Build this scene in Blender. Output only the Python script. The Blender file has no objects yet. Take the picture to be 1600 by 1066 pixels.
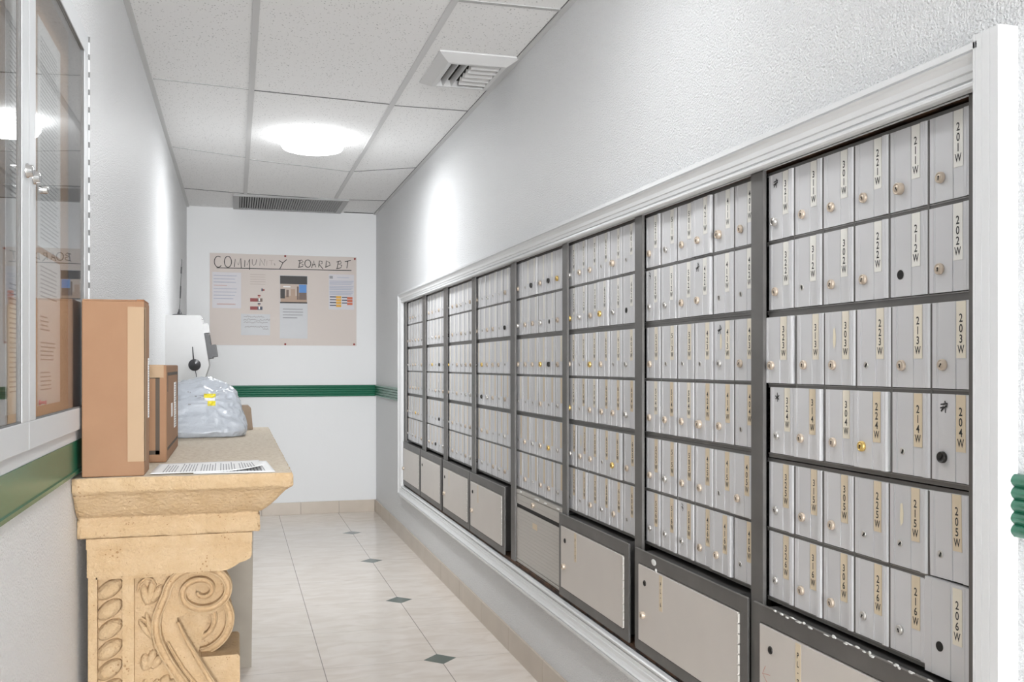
import bpy, math, random
from mathutils import Vector, Matrix, noise
S = bpy.context.scene
COL = S.collection
PI = math.pi

# ------------------------------------------------------------------ camera
cam_d = bpy.data.cameras.new('camera')
cam = bpy.data.objects.new('camera', cam_d)
COL.objects.link(cam)
cam.location = (0, 0, 1.22)
cam.rotation_euler = (PI / 2, 0, -math.atan2(432, 1500))
cam_d.sensor_width = 36
cam_d.lens = 1500 / 1600 * 36
cam_d.shift_y = 38 / 1600
cam_d.clip_start = 0.02
S.camera = cam

# ------------------------------------------------------------------ light and exposure
W = bpy.data.worlds.new('ambient_fill')  # even ambient light added to fill the corridor
S.world = W
W.use_nodes = True
W.node_tree.nodes['Background'].inputs[0].default_value = (0.97, 0.985, 1.0, 1)
W.node_tree.nodes['Background'].inputs[1].default_value = 0.25
S.view_settings.view_transform = 'Standard'
S.view_settings.look = 'None'
S.view_settings.gamma = 1
S.view_settings.use_curve_mapping = False
S.view_settings.exposure = 0.80
LAMP_E = 7.6
LAMP_W = (11.5, 2.4, 1.6)


def area_light(name, loc, rot, sx, sy, power):
    d = bpy.data.lights.new(name, 'AREA')
    d.shape = 'RECTANGLE'
    d.size, d.size_y = sx, sy
    d.energy = power
    d.color = (0.97, 0.985, 1.0)
    o = bpy.data.objects.new(name, d)
    COL.objects.link(o)
    o.location = loc
    o.rotation_euler = rot
    return o


area_light('rear_fill_light', (0.38, -5.9, 1.2), (PI / 2, 0, 0), 1.4, 2.3, 285)  # unseen area light added behind the camera to brighten the corridor

# ------------------------------------------------------------------ materials
MATS = {}


def srgb(r, g, b):
    f = lambda c: ((c / 255 + .055) / 1.055) ** 2.4 if c > 10 else c / 255 / 12.92
    return (f(r), f(g), f(b), 1)


def mat(name, col, rough=.5, metal=0., bump=None, var=None, spec=.5, emit=None, rnd=0, coat=0):
    """bump=(scale, strength, distance); var=(scale, amount, dark colour)"""
    m = bpy.data.materials.new(name)
    m.use_nodes = True
    nt = m.node_tree
    b = nt.nodes['Principled BSDF']
    b.inputs['Base Color'].default_value = col
    b.inputs['Roughness'].default_value = rough
    b.inputs['Metallic'].default_value = metal
    b.inputs['Specular IOR Level'].default_value = spec
    b.inputs['Coat Weight'].default_value = coat
    N = nt.nodes.new
    L = nt.links.new
    tc = N('ShaderNodeTexCoord')
    if bump:
        n = N('ShaderNodeTexNoise')
        n.inputs['Scale'].default_value = bump[0]
        n.inputs['Detail'].default_value = 3
        L(tc.outputs['Object'], n.inputs['Vector'])
        bp = N('ShaderNodeBump')
        bp.inputs['Strength'].default_value = bump[1]
        bp.inputs['Distance'].default_value = bump[2]
        L(n.outputs['Fac'], bp.inputs['Height'])
        L(bp.outputs['Normal'], b.inputs['Normal'])
    last = None
    if var:
        n = N('ShaderNodeTexNoise')
        n.inputs['Scale'].default_value = var[0]
        n.inputs['Detail'].default_value = 5
        L(tc.outputs['Object'], n.inputs['Vector'])
        r = N('ShaderNodeValToRGB')
        r.color_ramp.elements[0].position = .5 - var[1] / 2
        r.color_ramp.elements[1].position = .5 + var[1] / 2
        r.color_ramp.elements[0].color = var[2]
        r.color_ramp.elements[1].color = col
        L(n.outputs['Fac'], r.inputs['Fac'])
        last = r.outputs['Color']
    if rnd:
        oi = N('ShaderNodeObjectInfo')
        mr = N('ShaderNodeMapRange')
        mr.inputs['To Min'].default_value = 1 - rnd
        mr.inputs['To Max'].default_value = 1 + rnd
        L(oi.outputs['Random'], mr.inputs['Value'])
        hs = N('ShaderNodeHueSaturation')
        hs.inputs['Color'].default_value = col
        L(mr.outputs['Result'], hs.inputs['Value'])
        if last:
            L(last, hs.inputs['Color'])
        last = hs.outputs['Color']
    if last:
        L(last, b.inputs['Base Color'])
    if emit:
        b.inputs['Emission Color'].default_value = (.965, .985, 1, 1)
        b.inputs['Emission Strength'].default_value = emit
    MATS[name] = m
    return m


mat('wall_paint', srgb(236, 237, 238), .45, bump=(185, 1.0, .0095), spec=.5)
mat('wall_paint_smooth', srgb(232, 233, 234), .45, bump=(60, .12, .003), spec=.35)
mat('trim_paint', srgb(228, 229, 230), .32, bump=(35, .12, .002))
mat('grid_white', srgb(208, 208, 208), .5)
mat('gap_grey', srgb(120, 120, 120), .8)
mat('gap_light', srgb(186, 186, 186), .8)
mat('black_void', srgb(14, 14, 14), .9, bump=(120, .8, .01), var=(150, .2, srgb(50, 48, 45)))
mat('wood_brown', srgb(96, 66, 42), .8, bump=(40, .6, .004), var=(18, .3, srgb(40, 26, 18)))
mat('green_paint', srgb(42, 112, 86), .25, bump=(30, .1, .003))
mat('anodized', srgb(116, 114, 112), .42, .3, var=(9, .5, srgb(98, 96, 94)))
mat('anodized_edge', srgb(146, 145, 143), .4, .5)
mat('aluminium', srgb(218, 218, 220), .42, .2, var=(7, .6, srgb(211, 211, 213)), rnd=.035)
mat('aluminium_plain', srgb(218, 212, 206), .4, .2, var=(5, .6, srgb(211, 205, 199)))
mat('aluminium_panel', srgb(198, 194, 188), .4, .2)
mat('label_white', srgb(238, 236, 230), .5)
mat('label_cream', srgb(232, 224, 208), .5)
mat('label_beige', srgb(220, 204, 178), .5)
mat('ink', srgb(42, 42, 42), .6)
mat('ink_grey', srgb(120, 112, 108), .6)
mat('lock_bronze', srgb(202, 187, 170), .38, .3)
mat('lock_silver', srgb(205, 202, 198), .28, .7)
mat('lock_gold', srgb(222, 190, 116), .3, .7)
mat('lock_dark', srgb(60, 58, 56), .4, .5)
mat('keyhole', srgb(24, 22, 20), .7)
mat('residue', srgb(232, 222, 198), .7)
mat('chip_white', srgb(225, 225, 222), .8)
mat('stone', srgb(200, 174, 140), .88, bump=(95, .9, .007), var=(24, .5, srgb(189, 160, 122)))
mat('stone_top', srgb(214, 203, 186), .8, bump=(90, .6, .004), var=(80, .3, srgb(196, 182, 162)))  # paler, greyer stone for the top face of the slab
mat('stone_shaded', srgb(172, 164, 152), .85, bump=(30, .3, .004), var=(8, .5, srgb(158, 150, 138)))  # shade on the far support put into a greyer stone colour
mat('cardboard', srgb(158, 121, 91), .75, bump=(25, .12, .003), var=(14, .6, srgb(152, 114, 85)))
mat('cardboard_edge', srgb(150, 104, 72), .8)
mat('kraft_tape', srgb(168, 138, 103), .5)
mat('print_brown', srgb(82, 70, 58), .7)
mat('poly_bag', srgb(194, 200, 209), .24, bump=(45, .45, .008), spec=.7)
mat('parcel_tan', srgb(150, 131, 112), .7)
mat('yellow', srgb(238, 222, 60), .35)
mat('paper', srgb(240, 240, 240), .6)
mat('paper_lilac', srgb(206, 203, 207), .4)
mat('paper_grey', srgb(196, 197, 200), .4)
mat('poster_paper', srgb(208, 197, 190), .45)
mat('text_grey', srgb(158, 158, 162), .7)
mat('text_blue', srgb(178, 181, 196), .7)
mat('text_red', srgb(206, 178, 174), .7)
mat('marker', srgb(58, 54, 52), .6)
mat('marker_faint', srgb(176, 160, 152), .6)
mat('print_red', srgb(140, 52, 52), .5)
mat('print_dark', srgb(44, 40, 38), .5)
mat('print_sky', srgb(86, 142, 208), .5)
mat('print_tan', srgb(176, 150, 130), .5)
mat('print_wall', srgb(196, 180, 168), .5)
mat('print_tan_dark', srgb(112, 92, 82), .5)
mat('print_skin', srgb(205, 165, 145), .5)
mat('print_amber', srgb(226, 170, 50), .5)
mat('print_orange', srgb(200, 100, 66), .5)
mat('print_navy', srgb(58, 62, 84), .5)
mat('pin_red', srgb(160, 50, 50), .35)
mat('pin_pink', srgb(226, 84, 140), .35)
mat('white_metal', srgb(208, 210, 212), .5)
mat('cork', srgb(196, 158, 122), .9, bump=(150, .4, .003), var=(120, .3, srgb(170, 130, 95)))
mat('case_lining', srgb(176, 178, 182), .6)
mat('device_white', srgb(198, 198, 198), .4)
mat('black_plastic', srgb(52, 52, 54), .4)
mat('chrome', srgb(205, 205, 205), .15, 1)
mat('baseboard_tile', srgb(204, 192, 178), .3, var=(7, .6, srgb(192, 180, 166)))
mat('grout', srgb(150, 142, 134), .8)
mat('lamp_diffuser', srgb(250, 250, 250), .4, emit=LAMP_E)
mat('lamp_base', srgb(225, 225, 225), .4)
mat('vent_white', srgb(212, 212, 212), .45)
mat('grille_grey', srgb(176, 176, 176), .5)


def ceiling_mat():
    m = mat('ceiling_tile', srgb(244, 244, 244), .85, bump=(160, .25, .003))
    nt = m.node_tree
    N, L = nt.nodes.new, nt.links.new
    tc = N('ShaderNodeTexCoord')
    v = N('ShaderNodeTexVoronoi')
    v.inputs['Scale'].default_value = 75
    L(tc.outputs['Object'], v.inputs['Vector'])
    n = N('ShaderNodeTexNoise')
    n.inputs['Scale'].default_value = 40
    L(tc.outputs['Object'], n.inputs['Vector'])
    mu = N('ShaderNodeMath')
    mu.operation = 'MULTIPLY'
    L(n.outputs['Fac'], mu.inputs[0])
    mu.inputs[1].default_value = .36
    lt = N('ShaderNodeMath')
    lt.operation = 'LESS_THAN'
    L(v.outputs['Distance'], lt.inputs[0])
    L(mu.outputs[0], lt.inputs[1])
    mx = N('ShaderNodeMixRGB')
    mx.inputs[1].default_value = srgb(244, 244, 244)
    mx.inputs[2].default_value = srgb(190, 190, 190)
    L(lt.outputs[0], mx.inputs[0])
    L(mx.outputs[0], nt.nodes['Principled BSDF'].inputs['Base Color'])


ceiling_mat()


def pits(name):
    nt = MATS[name].node_tree
    N, L = nt.nodes.new, nt.links.new
    p = nt.nodes['Principled BSDF']
    src = p.inputs['Base Color'].links[0].from_socket
    tc = N('ShaderNodeTexCoord')
    v = N('ShaderNodeTexVoronoi')
    v.inputs['Scale'].default_value = 105
    L(tc.outputs['Object'], v.inputs['Vector'])
    n = N('ShaderNodeTexNoise')
    n.inputs['Scale'].default_value = 22
    L(tc.outputs['Object'], n.inputs['Vector'])
    mr = N('ShaderNodeMapRange')
    mr.inputs['From Min'].default_value = .46
    mr.inputs['From Max'].default_value = .78
    mr.inputs['To Max'].default_value = .36
    L(n.outputs['Fac'], mr.inputs['Value'])
    lt = N('ShaderNodeMath')
    lt.operation = 'LESS_THAN'
    L(v.outputs['Distance'], lt.inputs[0])
    L(mr.outputs['Result'], lt.inputs[1])
    mx = N('ShaderNodeMixRGB')
    mu = N('ShaderNodeMath')
    mu.operation = 'MULTIPLY'
    mu.inputs[1].default_value = .75
    L(lt.outputs[0], mu.inputs[0])
    L(mu.outputs[0], mx.inputs[0])
    L(src, mx.inputs[1])
    mx.inputs[2].default_value = srgb(150, 116, 78)
    L(mx.outputs[0], p.inputs['Base Color'])


pits('stone')
pits('stone_top')


def floor_mat():
    m = mat('floor_tile', srgb(222, 214, 206), .16, spec=.45)
    nt = m.node_tree
    N, L = nt.nodes.new, nt.links.new

    def M(op, a, b=None):
        n = N('ShaderNodeMath')
        n.operation = op
        for i, x in enumerate((a, b)):
            if x is None:
                continue
            if isinstance(x, (int, float)):
                n.inputs[i].default_value = x
            else:
                L(x, n.inputs[i])
        return n.outputs[0]
    tc = N('ShaderNodeTexCoord')
    sp = N('ShaderNodeSeparateXYZ')
    L(tc.outputs['Object'], sp.inputs[0])
    TX, TY, X0, Y0 = FT
    gx = M('DIVIDE', M('SUBTRACT', sp.outputs['X'], X0), TX)
    gy = M('DIVIDE', M('SUBTRACT', sp.outputs['Y'], Y0), TY)
    fx = M('ABSOLUTE', M('SUBTRACT', gx, M('ROUND', gx)))
    fy = M('ABSOLUTE', M('SUBTRACT', gy, M('ROUND', gy)))
    g1 = M('LESS_THAN', M('MULTIPLY', fx, TX), .0019)
    g2 = M('LESS_THAN', M('MULTIPLY', fy, TY), .0016)
    line = M('MAXIMUM', g1, M('MULTIPLY', g2, .55))
    # small diamond insets: every second crossing along every second joint
    hx = M('MULTIPLY', gx, .5)
    hy = M('MULTIPLY', gy, .5)
    dx = M('MULTIPLY', M('ABSOLUTE', M('SUBTRACT', hx, M('ROUND', hx))), 2 * TX)
    dy = M('MULTIPLY', M('ABSOLUTE', M('SUBTRACT', hy, M('ROUND', hy))), 2 * TY)
    dia = M('LESS_THAN', M('ADD', dx, dy), .070)
    n = N('ShaderNodeTexNoise')
    n.inputs['Scale'].default_value = 5
    n.inputs['Detail'].default_value = 6
    n.inputs['Distortion'].default_value = 1.2
    mp = N('ShaderNodeMapping')
    mp.inputs['Scale'].default_value = (1, 2.2, 1)
    L(tc.outputs['Object'], mp.inputs[0])
    L(mp.outputs[0], n.inputs['Vector'])
    r = N('ShaderNodeValToRGB')
    r.color_ramp.elements[0].position = .36
    r.color_ramp.elements[1].position = .62
    r.color_ramp.elements[0].color = srgb(224, 214, 204)
    r.color_ramp.elements[1].color = srgb(234, 226, 218)
    L(n.outputs['Fac'], r.inputs['Fac'])
    a = N('ShaderNodeMixRGB')
    L(line, a.inputs[0])
    L(r.outputs['Color'], a.inputs[1])
    a.inputs[2].default_value = srgb(160, 152, 144)
    b = N('ShaderNodeMixRGB')
    L(dia, b.inputs[0])
    L(a.outputs[0], b.inputs[1])
    b.inputs[2].default_value = srgb(98, 110, 104)
    L(b.outputs[0], nt.nodes['Principled BSDF'].inputs['Base Color'])


FT = (.476, .521, .816, 3.915)
floor_mat()


def glass_mat():
    m = bpy.data.materials.new('clear_glass')
    m.use_nodes = True
    nt = m.node_tree
    nt.nodes.clear()
    N, L = nt.nodes.new, nt.links.new
    o = N('ShaderNodeOutputMaterial')
    mx = N('ShaderNodeMixShader')
    t = N('ShaderNodeBsdfTransparent')
    t.inputs[0].default_value = (.97, .98, .98, 1)
    g = N('ShaderNodeBsdfGlossy')
    g.inputs['Roughness'].default_value = .01
    lw = N('ShaderNodeLayerWeight')
    lw.inputs['Blend'].default_value = .5
    pw = N('ShaderNodeMath')
    pw.operation = 'POWER'
    L(lw.outputs['Facing'], pw.inputs[0])
    pw.inputs[1].default_value = 5
    ma = N('ShaderNodeMath')
    ma.operation = 'MULTIPLY_ADD'
    L(pw.outputs[0], ma.inputs[0])
    ma.inputs[1].default_value = .96
    ma.inputs[2].default_value = .04
    L(ma.outputs[0], mx.inputs[0])
    L(t.outputs[0], mx.inputs[1])
    L(g.outputs[0], mx.inputs[2])
    L(mx.outputs[0], o.inputs[0])
    MATS['clear_glass'] = m


glass_mat()


# ------------------------------------------------------------------ mesh helpers
class MB:
    """collects shapes and links them as one mesh object"""

    def __init__(s):
        s.v, s.f, s.m, s.s = [], [], [], []
        s.mats = []

    def mi(s, name):
        if name not in s.mats:
            s.mats.append(name)
        return s.mats.index(name)

    def add(s, vs, fs, m, smooth=False):
        o = len(s.v)
        s.v += [tuple(p) for p in vs]
        k = s.mi(m)
        for f in fs:
            s.f.append([o + i for i in f])
            s.m.append(k)
            s.s.append(smooth)

    def box(s, a, b, m):
        x0, x1 = sorted((a[0], b[0])); y0, y1 = sorted((a[1], b[1])); z0, z1 = sorted((a[2], b[2]))
        s.add([(x0, y0, z0), (x1, y0, z0), (x1, y1, z0), (x0, y1, z0), (x0, y0, z1), (x1, y0, z1), (x1, y1, z1), (x0, y1, z1)],
              [(0, 3, 2, 1), (4, 5, 6, 7), (0, 1, 5, 4), (1, 2, 6, 5), (2, 3, 7, 6), (3, 0, 4, 7)], m)

    def prism(s, pts, d, m, smooth=False, caps=True):
        """closed polygon of 3d points pushed along d"""
        n = len(pts); d = Vector(d)
        vs = [Vector(p) for p in pts] + [Vector(p) + d for p in pts]
        fs = [(i, (i + 1) % n, (i + 1) % n + n, i + n) for i in range(n)]
        s.add(vs, fs, m, smooth)
        if caps:
            s.add(vs, [tuple(range(n))[::-1], tuple(range(n, 2 * n))], m)

    def lathe(s, prof, c, ax, m, n=20, smooth=True):
        """prof [(r, h)] about axis ax through c"""
        ax = Vector(ax).normalized()
        e1 = ax.orthogonal().normalized(); e2 = ax.cross(e1)
        vs, fs = [], []
        for r, h in prof:
            for i in range(n):
                a = 2 * PI * i / n
                vs.append(Vector(c) + ax * h + (e1 * math.cos(a) + e2 * math.sin(a)) * max(r, 1e-5))
        for j in range(len(prof) - 1):
            for i in range(n):
                k = (i + 1) % n
                fs.append((j * n + i, j * n + k, (j + 1) * n + k, (j + 1) * n + i))
        s.add(vs, fs, m, smooth)
        s.add([vs[i] for i in range(n)], [tuple(range(n))[::-1]], m)
        s.add([vs[(len(prof) - 1) * n + i] for i in range(n)], [tuple(range(n))], m)

    def tube(s, pts, r, m, n=8):
        pts = [Vector(p) for p in pts]
        vs, fs = [], []
        for j, p in enumerate(pts):
            t = (pts[min(j + 1, len(pts) - 1)] - pts[max(j - 1, 0)]).normalized()
            e1 = t.orthogonal().normalized() if j == 0 else (e1 - t * e1.dot(t)).normalized()
            e2 = t.cross(e1)
            rr = r[j] if isinstance(r, (list, tuple)) else r
            for i in range(n):
                a = 2 * PI * i / n
                vs.append(p + (e1 * math.cos(a) + e2 * math.sin(a)) * rr)
        for j in range(len(pts) - 1):
            for i in range(n):
                k = (i + 1) % n
                fs.append((j * n + i, j * n + k, (j + 1) * n + k, (j + 1) * n + i))
        s.add(vs, fs, m, True)
        s.add(vs[:n], [tuple(range(n))[::-1]], m)
        s.add(vs[-n:], [tuple(range(n))], m)

    def quad(s, a, b, c, d, m):
        s.add([a, b, c, d], [(0, 1, 2, 3)], m)

    def blob(s, c, r, m, rot=None, n=12, k=8):
        vs, fs = [], []
        R = rot or Matrix.Identity(3)
        for j in range(k + 1):
            t = PI * j / k
            for i in range(n):
                a = 2 * PI * i / n
                p = Vector((r[0] * math.sin(t) * math.cos(a), r[1] * math.sin(t) * math.sin(a), r[2] * math.cos(t)))
                vs.append(Vector(c) + R @ p)
        for j in range(k):
            for i in range(n):
                q = (i + 1) % n
                fs.append((j * n + i, j * n + q, (j + 1) * n + q, (j + 1) * n + i))
        s.add(vs, fs, m, True)

    def mesh(s, name):
        me = bpy.data.meshes.new(name)
        me.from_pydata(s.v, [], s.f)
        for k in s.mats:
            me.materials.append(MATS[k])
        me.polygons.foreach_set('material_index', s.m)
        me.polygons.foreach_set('use_smooth', s.s)
        me.update()
        return me

    def build(s, name, parent=None, bevel=0, loc=(0, 0, 0)):
        o = bpy.data.objects.new(name, s.mesh(name))
        COL.objects.link(o)
        o.location = loc
        if parent:
            o.parent = parent
        if bevel:
            md = o.modifiers.new('bevel', 'BEVEL')
            md.width = bevel
            md.segments = 2
            md.limit_method = 'ANGLE'
        return o


def place(me, name, parent, loc=(0, 0, 0), rot=None):
    o = bpy.data.objects.new(name, me)
    COL.objects.link(o)
    o.parent = parent
    o.location = loc
    if rot:
        o.rotation_euler = rot
    return o


def tag(o, label, cat, group=None, kind=None):
    o['label'] = label
    o['category'] = cat
    if group:
        o['group'] = group
    if kind:
        o['kind'] = kind
    return o


def thing(name, label, cat, loc=(0, 0, 0), group=None):
    o = bpy.data.objects.new(name, None)
    COL.objects.link(o)
    o.location = loc
    o.empty_display_size = .05
    return tag(o, label, cat, group)


def struct(mb, name, label, cat, bevel=0):
    o = mb.build(name, bevel=bevel)
    return tag(o, label, cat, kind='structure')


# ------------------------------------------------------------------ room shell
XL, XR, YN, YB, ZC = -.372, 1.13, -5.8, 8.03, 2.485
OY0, OY1, OZ0, OZ1 = 1.234, 6.654, .379, 1.656        # mailbox opening in the right wall
CY0, CY1, CZ0, CZ1 = .55, 2.62, 1.045, 2.05           # display case opening in the left wall

b = MB(); b.box((XL - .3, YN, -.1), (XR + .5, YB + .15, 0), 'floor_tile')
struct(b, 'floor', 'beige stone tile floor with small dark diamond insets', 'floor')
b = MB(); b.box((XL - .3, YN, ZC), (XR + .5, YB + .15, ZC + .1), 'ceiling_tile')
struct(b, 'ceiling', 'white speckled drop ceiling panels', 'ceiling')

b = MB()
T = .15
b.box((XR, YN, 0), (XR + T, OY0, ZC), 'wall_paint')
b.box((XR, OY1, 0), (XR + T, YB, ZC), 'wall_paint')
b.box((XR, OY0, 0), (XR + T, OY1, OZ0), 'wall_paint')
b.box((XR, OY0, OZ1), (XR + .012, OY1, ZC), 'wall_paint')
b.box((XR + .012, OY0, 1.72), (XR + T, OY1, ZC), 'wall_paint')
struct(b, 'wall_right', 'glossy white orange-peel wall holding the mailboxes', 'wall')
b = MB()
b.box((XR + .145, OY0 - .05, OZ0 - .05), (XR + .2, OY1 + .05, OZ1 + .05), 'black_void')
struct(b, 'wall_recess', 'dark back of the mailbox opening', 'wall')
b = MB()
b.box((XR + .016, OY0 + .001, 1.6585), (XR + .14, OY1 - .001, 1.70), 'wood_brown')
struct(b, 'trim_1', 'raw brown wood header above the mailboxes', 'trim')
b = MB()
b.box((XR + .004, OY0 + .001, OZ0 + .0005), (XR + .14, OY1 - .001, OZ0 + .012), 'wood_brown')
struct(b, 'trim_2', 'raw wood ledge under the mailboxes', 'trim')

b = MB()
b.box((XL, YN, 0), (XL - T, YB, CZ0), 'wall_paint')
b.box((XL, YN, CZ1), (XL - T, YB, ZC), 'wall_paint')
b.box((XL, YN, CZ0), (XL - T, CY0, CZ1), 'wall_paint')
b.box((XL, CY1, CZ0), (XL - T, YB, CZ1), 'wall_paint')
struct(b, 'wall_left', 'glossy white textured wall behind the stone console', 'wall')
b = MB(); b.box((XL - T, YB, 0), (XR + T, YB + .12, ZC), 'wall_paint_smooth')
struct(b, 'wall_back', 'plain white end wall with the community poster', 'wall')


# baseboards: stone strips with joints
def baseboard(name, label, p0, p1, nrm, joints):
    b = MB()
    p0, p1, nrm = Vector(p0), Vector(p1), Vector(nrm)
    L = (p1 - p0).length
    d = (p1 - p0).normalized()
    cuts = [0] + [j for j in joints if 0 < j < L] + [L]
    for a, c in zip(cuts, cuts[1:]):
        q0, q1 = p0 + d * (a + .0013), p0 + d * (c - .0013)
        b.box(tuple(q0), tuple(q1 + nrm * .011 + Vector((0, 0, .1))), 'baseboard_tile')
    b.box(tuple(p0), tuple(p1 + nrm * .009 + Vector((0, 0, .0985))), 'grout')
    struct(b, name, label, 'baseboard', bevel=.0012)


baseboard('baseboard_right', 'beige tile baseboard under the mailboxes', (XR, YB, 0), (XR, YN, 0), (-1, 0, 0), [.33 + .47 * i for i in range(30)])
baseboard('baseboard_back', 'beige tile baseboard on the end wall', (XR - .012, YB, 0), (XL, YB, 0), (0, -1, 0), [.295 + .31 * i for i in range(5)])
baseboard('baseboard_left', 'beige tile baseboard behind the console', (XL, YN, 0), (XL, YB - .012, 0), (1, 0, 0), [.5 * i for i in range(1, 20)])


# painted ridged rails
def rail(name, label, p0, p1, nrm, z0=.963, z1=1.057, ridges=5, depth=.014):
    b = MB()
    p0, p1, nrm = Vector(p0), Vector(p1), Vector(nrm)
    prof = [(0, z0), (depth * .55, z0)]
    h = (z1 - z0) / ridges
    for i in range(ridges):
        for k in range(1, 8):
            a = PI * k / 8
            prof.append((depth * .55 + depth * .45 * math.sin(a), z0 + h * i + h * k / 8))
        prof.append((depth * .5, z0 + h * (i + 1)))
    prof.append((0, z1))
    b.prism([p0 + nrm * n + Vector((0, 0, z)) for n, z in prof], p1 - p0, 'green_paint')
    struct(b, name, label, 'rail')


rail('trim_3', 'dark green ridged rail across the end wall', (XR - .001, YB, 0), (XL, YB, 0), (0, -1, 0))
rail('trim_4', 'short green rail between end wall and mailbox casing', (XR, YB - .014, 0), (XR, OY1 + .067, 0), (-1, 0, 0))
rail('trim_5', 'green ridged rail at the right edge beside the casing', (XR, 1.175, 0), (XR, YN, 0), (-1, 0, 0))
b = MB()
pr = [(0, .963), (.013, .963), (.013, .971), (.009, .972), (.009, 1.041), (0, 1.041)]
b.prism([(XL + n, YN, z) for n, z in pr], (0, 2.62 - YN, 0), 'green_paint')
pr = [(0, .963), (.009, .963), (.009, 1.057), (0, 1.057)]
b.prism([(XL + n, 2.63, z) for n, z in pr], (0, YB - .015 - 2.63, 0), 'green_paint')
struct(b, 'trim_6', 'glossy green rail below the glass case', 'rail')

# mailbox casing: mitred moulding on three sides, a plain board on the near side
CP = [(0, -.004), (0, .016), (.003, .020), (.008, .020), (.011, .015), (.016, .014), (.0165, .018), (.026, .020), (.027, .0185), (.029, .022),
      (.040, .024), (.050, .029), (.055, .034), (.0565, .0305), (.059, .0305), (.060, .034), (.071, .034), (.073, .031), (.073, -.004)]


def casing(name, label, P0, P1, o0, o1):
    b = MB()
    P0, P1, o0, o1 = map(Vector, (P0, P1, o0, o1))
    n = len(CP)
    vs = [P0 + o0 * d * .9 + Vector((-h, 0, 0)) for d, h in CP] + [P1 + o1 * d * .9 + Vector((-h, 0, 0)) for d, h in CP]
    b.add(vs, [(i, i + 1, i + 1 + n, i + n) for i in range(n - 1)], 'trim_paint')
    b.add(vs, [tuple(range(n)), tuple(range(n, 2 * n))[::-1]], 'trim_paint')
    struct(b, name, label, 'casing')


casing('trim_7', 'white moulded casing above the mailboxes', (XR, OY0 - .012, OZ1), (XR, OY1, OZ1), (0, 0, 1), (0, 1, 1))
casing('trim_8', 'white moulded casing below the mailboxes', (XR, OY1, OZ0), (XR, OY0 - .012, OZ0), (0, 1, -1), (0, 0, -1))
casing('trim_9', 'white casing at the far end of the mailboxes', (XR, OY1, OZ1), (XR, OY1, OZ0), (0, 1, 1), (0, 1, -1))
b = MB()
pr = [(1.232, -.004), (1.232, .031), (1.230, .034), (1.226, .034), (1.2255, .033), (1.225, .034), (1.212, .034), (1.2115, .0325), (1.211, .034),
      (1.196, .034), (1.1955, .033), (1.195, .034), (1.179, .034), (1.176, .031), (1.176, -.004)]
b.prism([(XR - h, y, OZ0 - .066) for y, h in pr], (0, 0, OZ1 - OZ0 + .140), 'trim_paint')
struct(b, 'trim_10', 'white board casing at the near end of the mailboxes', 'casing')

# ceiling grid
b = MB()
for x in (.07, .728):
    b.box((x - .0125, YN, ZC - .006), (x + .0125, 7.33, ZC + .001), 'grid_white')
b.box((XL, YN, ZC - .008), (XL + .02, YB, ZC + .001), 'grid_white')
b.box((XR - .02, YN, ZC - .008), (XR, YB, ZC + .001), 'grid_white')
b.box((XR - .0235, YN, ZC - .0015), (XR - .02, YB, ZC + .001), 'gap_grey')
struct(b, 'trim_11', 'white ceiling grid runners along the corridor', 'ceiling grid')
b = MB()
for (x0, y0, x1, y1, m, w) in [(-.35, 4.50, .058, 4.556, 'gap_light', .008), (.083, 4.567, .715, 4.628, 'gap_grey', .009),
                               (.741, 4.645, 1.11, 4.644, 'gap_grey', .006), (-.35, 5.874, .058, 6.055, 'gap_light', .012),
                               (.083, 6.108, .715, 6.309, 'gap_light', .014), (.741, 6.30, 1.11, 6.065, 'gap_grey', .008),
                               (-.35, 7.23, .058, 7.33, 'gap_grey', .012), (.083, 7.33, .73, 7.40, 'gap_grey', .012), (.73, 7.40, 1.11, 7.35, 'gap_grey', .01),
                               (.741, 3.245, 1.11, 3.235, 'gap_light', .02), (-.35, 3.1, .058, 3.15, 'gap_light', .012), (.083, 3.15, .715, 3.2, 'gap_light', .012),
                               (-.35, 1.7, 1.11, 1.75, 'gap_light', .012), (-.35, .3, 1.11, .35, 'gap_light', .012), (.86, 7.995, 1.10, 7.995, 'black_void', .02)]:
    b.prism([(x0, y0 - w / 2, ZC - .0025), (x1, y1 - w / 2, ZC - .0025), (x1, y1 + w / 2, ZC - .0025), (x0, y0 + w / 2, ZC - .0025)], (0, 0, .004), m)
struct(b, 'trim_12', 'thin cross joints between ceiling panels', 'ceiling grid')


# ------------------------------------------------------------------ ceiling things
def ceiling_light(loc, label, power):
    t = thing('ceiling_light', label, 'light', loc)
    b = MB(); b.lathe([(.14, 0), (.150, 0), (.152, -.012), (.150, -.022), (.14, -.022)], (0, 0, 0), (0, 0, 1), 'lamp_base', 40)
    b.build('base', t)
    b = MB()
    b.lathe([(.150, -.020), (.164, -.022), (.169, -.030), (.170, -.045), (.168, -.056), (.160, -.067), (.140, -.073), (.08, -.076), (.002, -.077)], (0, 0, 0), (0, 0, 1), 'lamp_diffuser', 48)
    b.build('diffuser', t)
    d = bpy.data.lights.new('lamp_light', 'AREA')
    d.shape = 'DISK'; d.size = .30; d.energy = power; d.color = (.965, .985, 1)
    o = bpy.data.objects.new('lamp_light', d); COL.objects.link(o)
    o.location = (loc[0], loc[1], loc[2] - .079)


ceiling_light((.41, 5.42, ZC), 'lit round white ceiling light towards the end wall', LAMP_W[0])
ceiling_light((.41, 2.25, ZC), 'added unseen ceiling light above the console', LAMP_W[1])  # added out of view as extra light on the mailboxes and console
ceiling_light((.41, -.55, ZC), 'added unseen ceiling light nearer the lobby', LAMP_W[2])  # another unseen lamp, added behind the camera as fill

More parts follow.
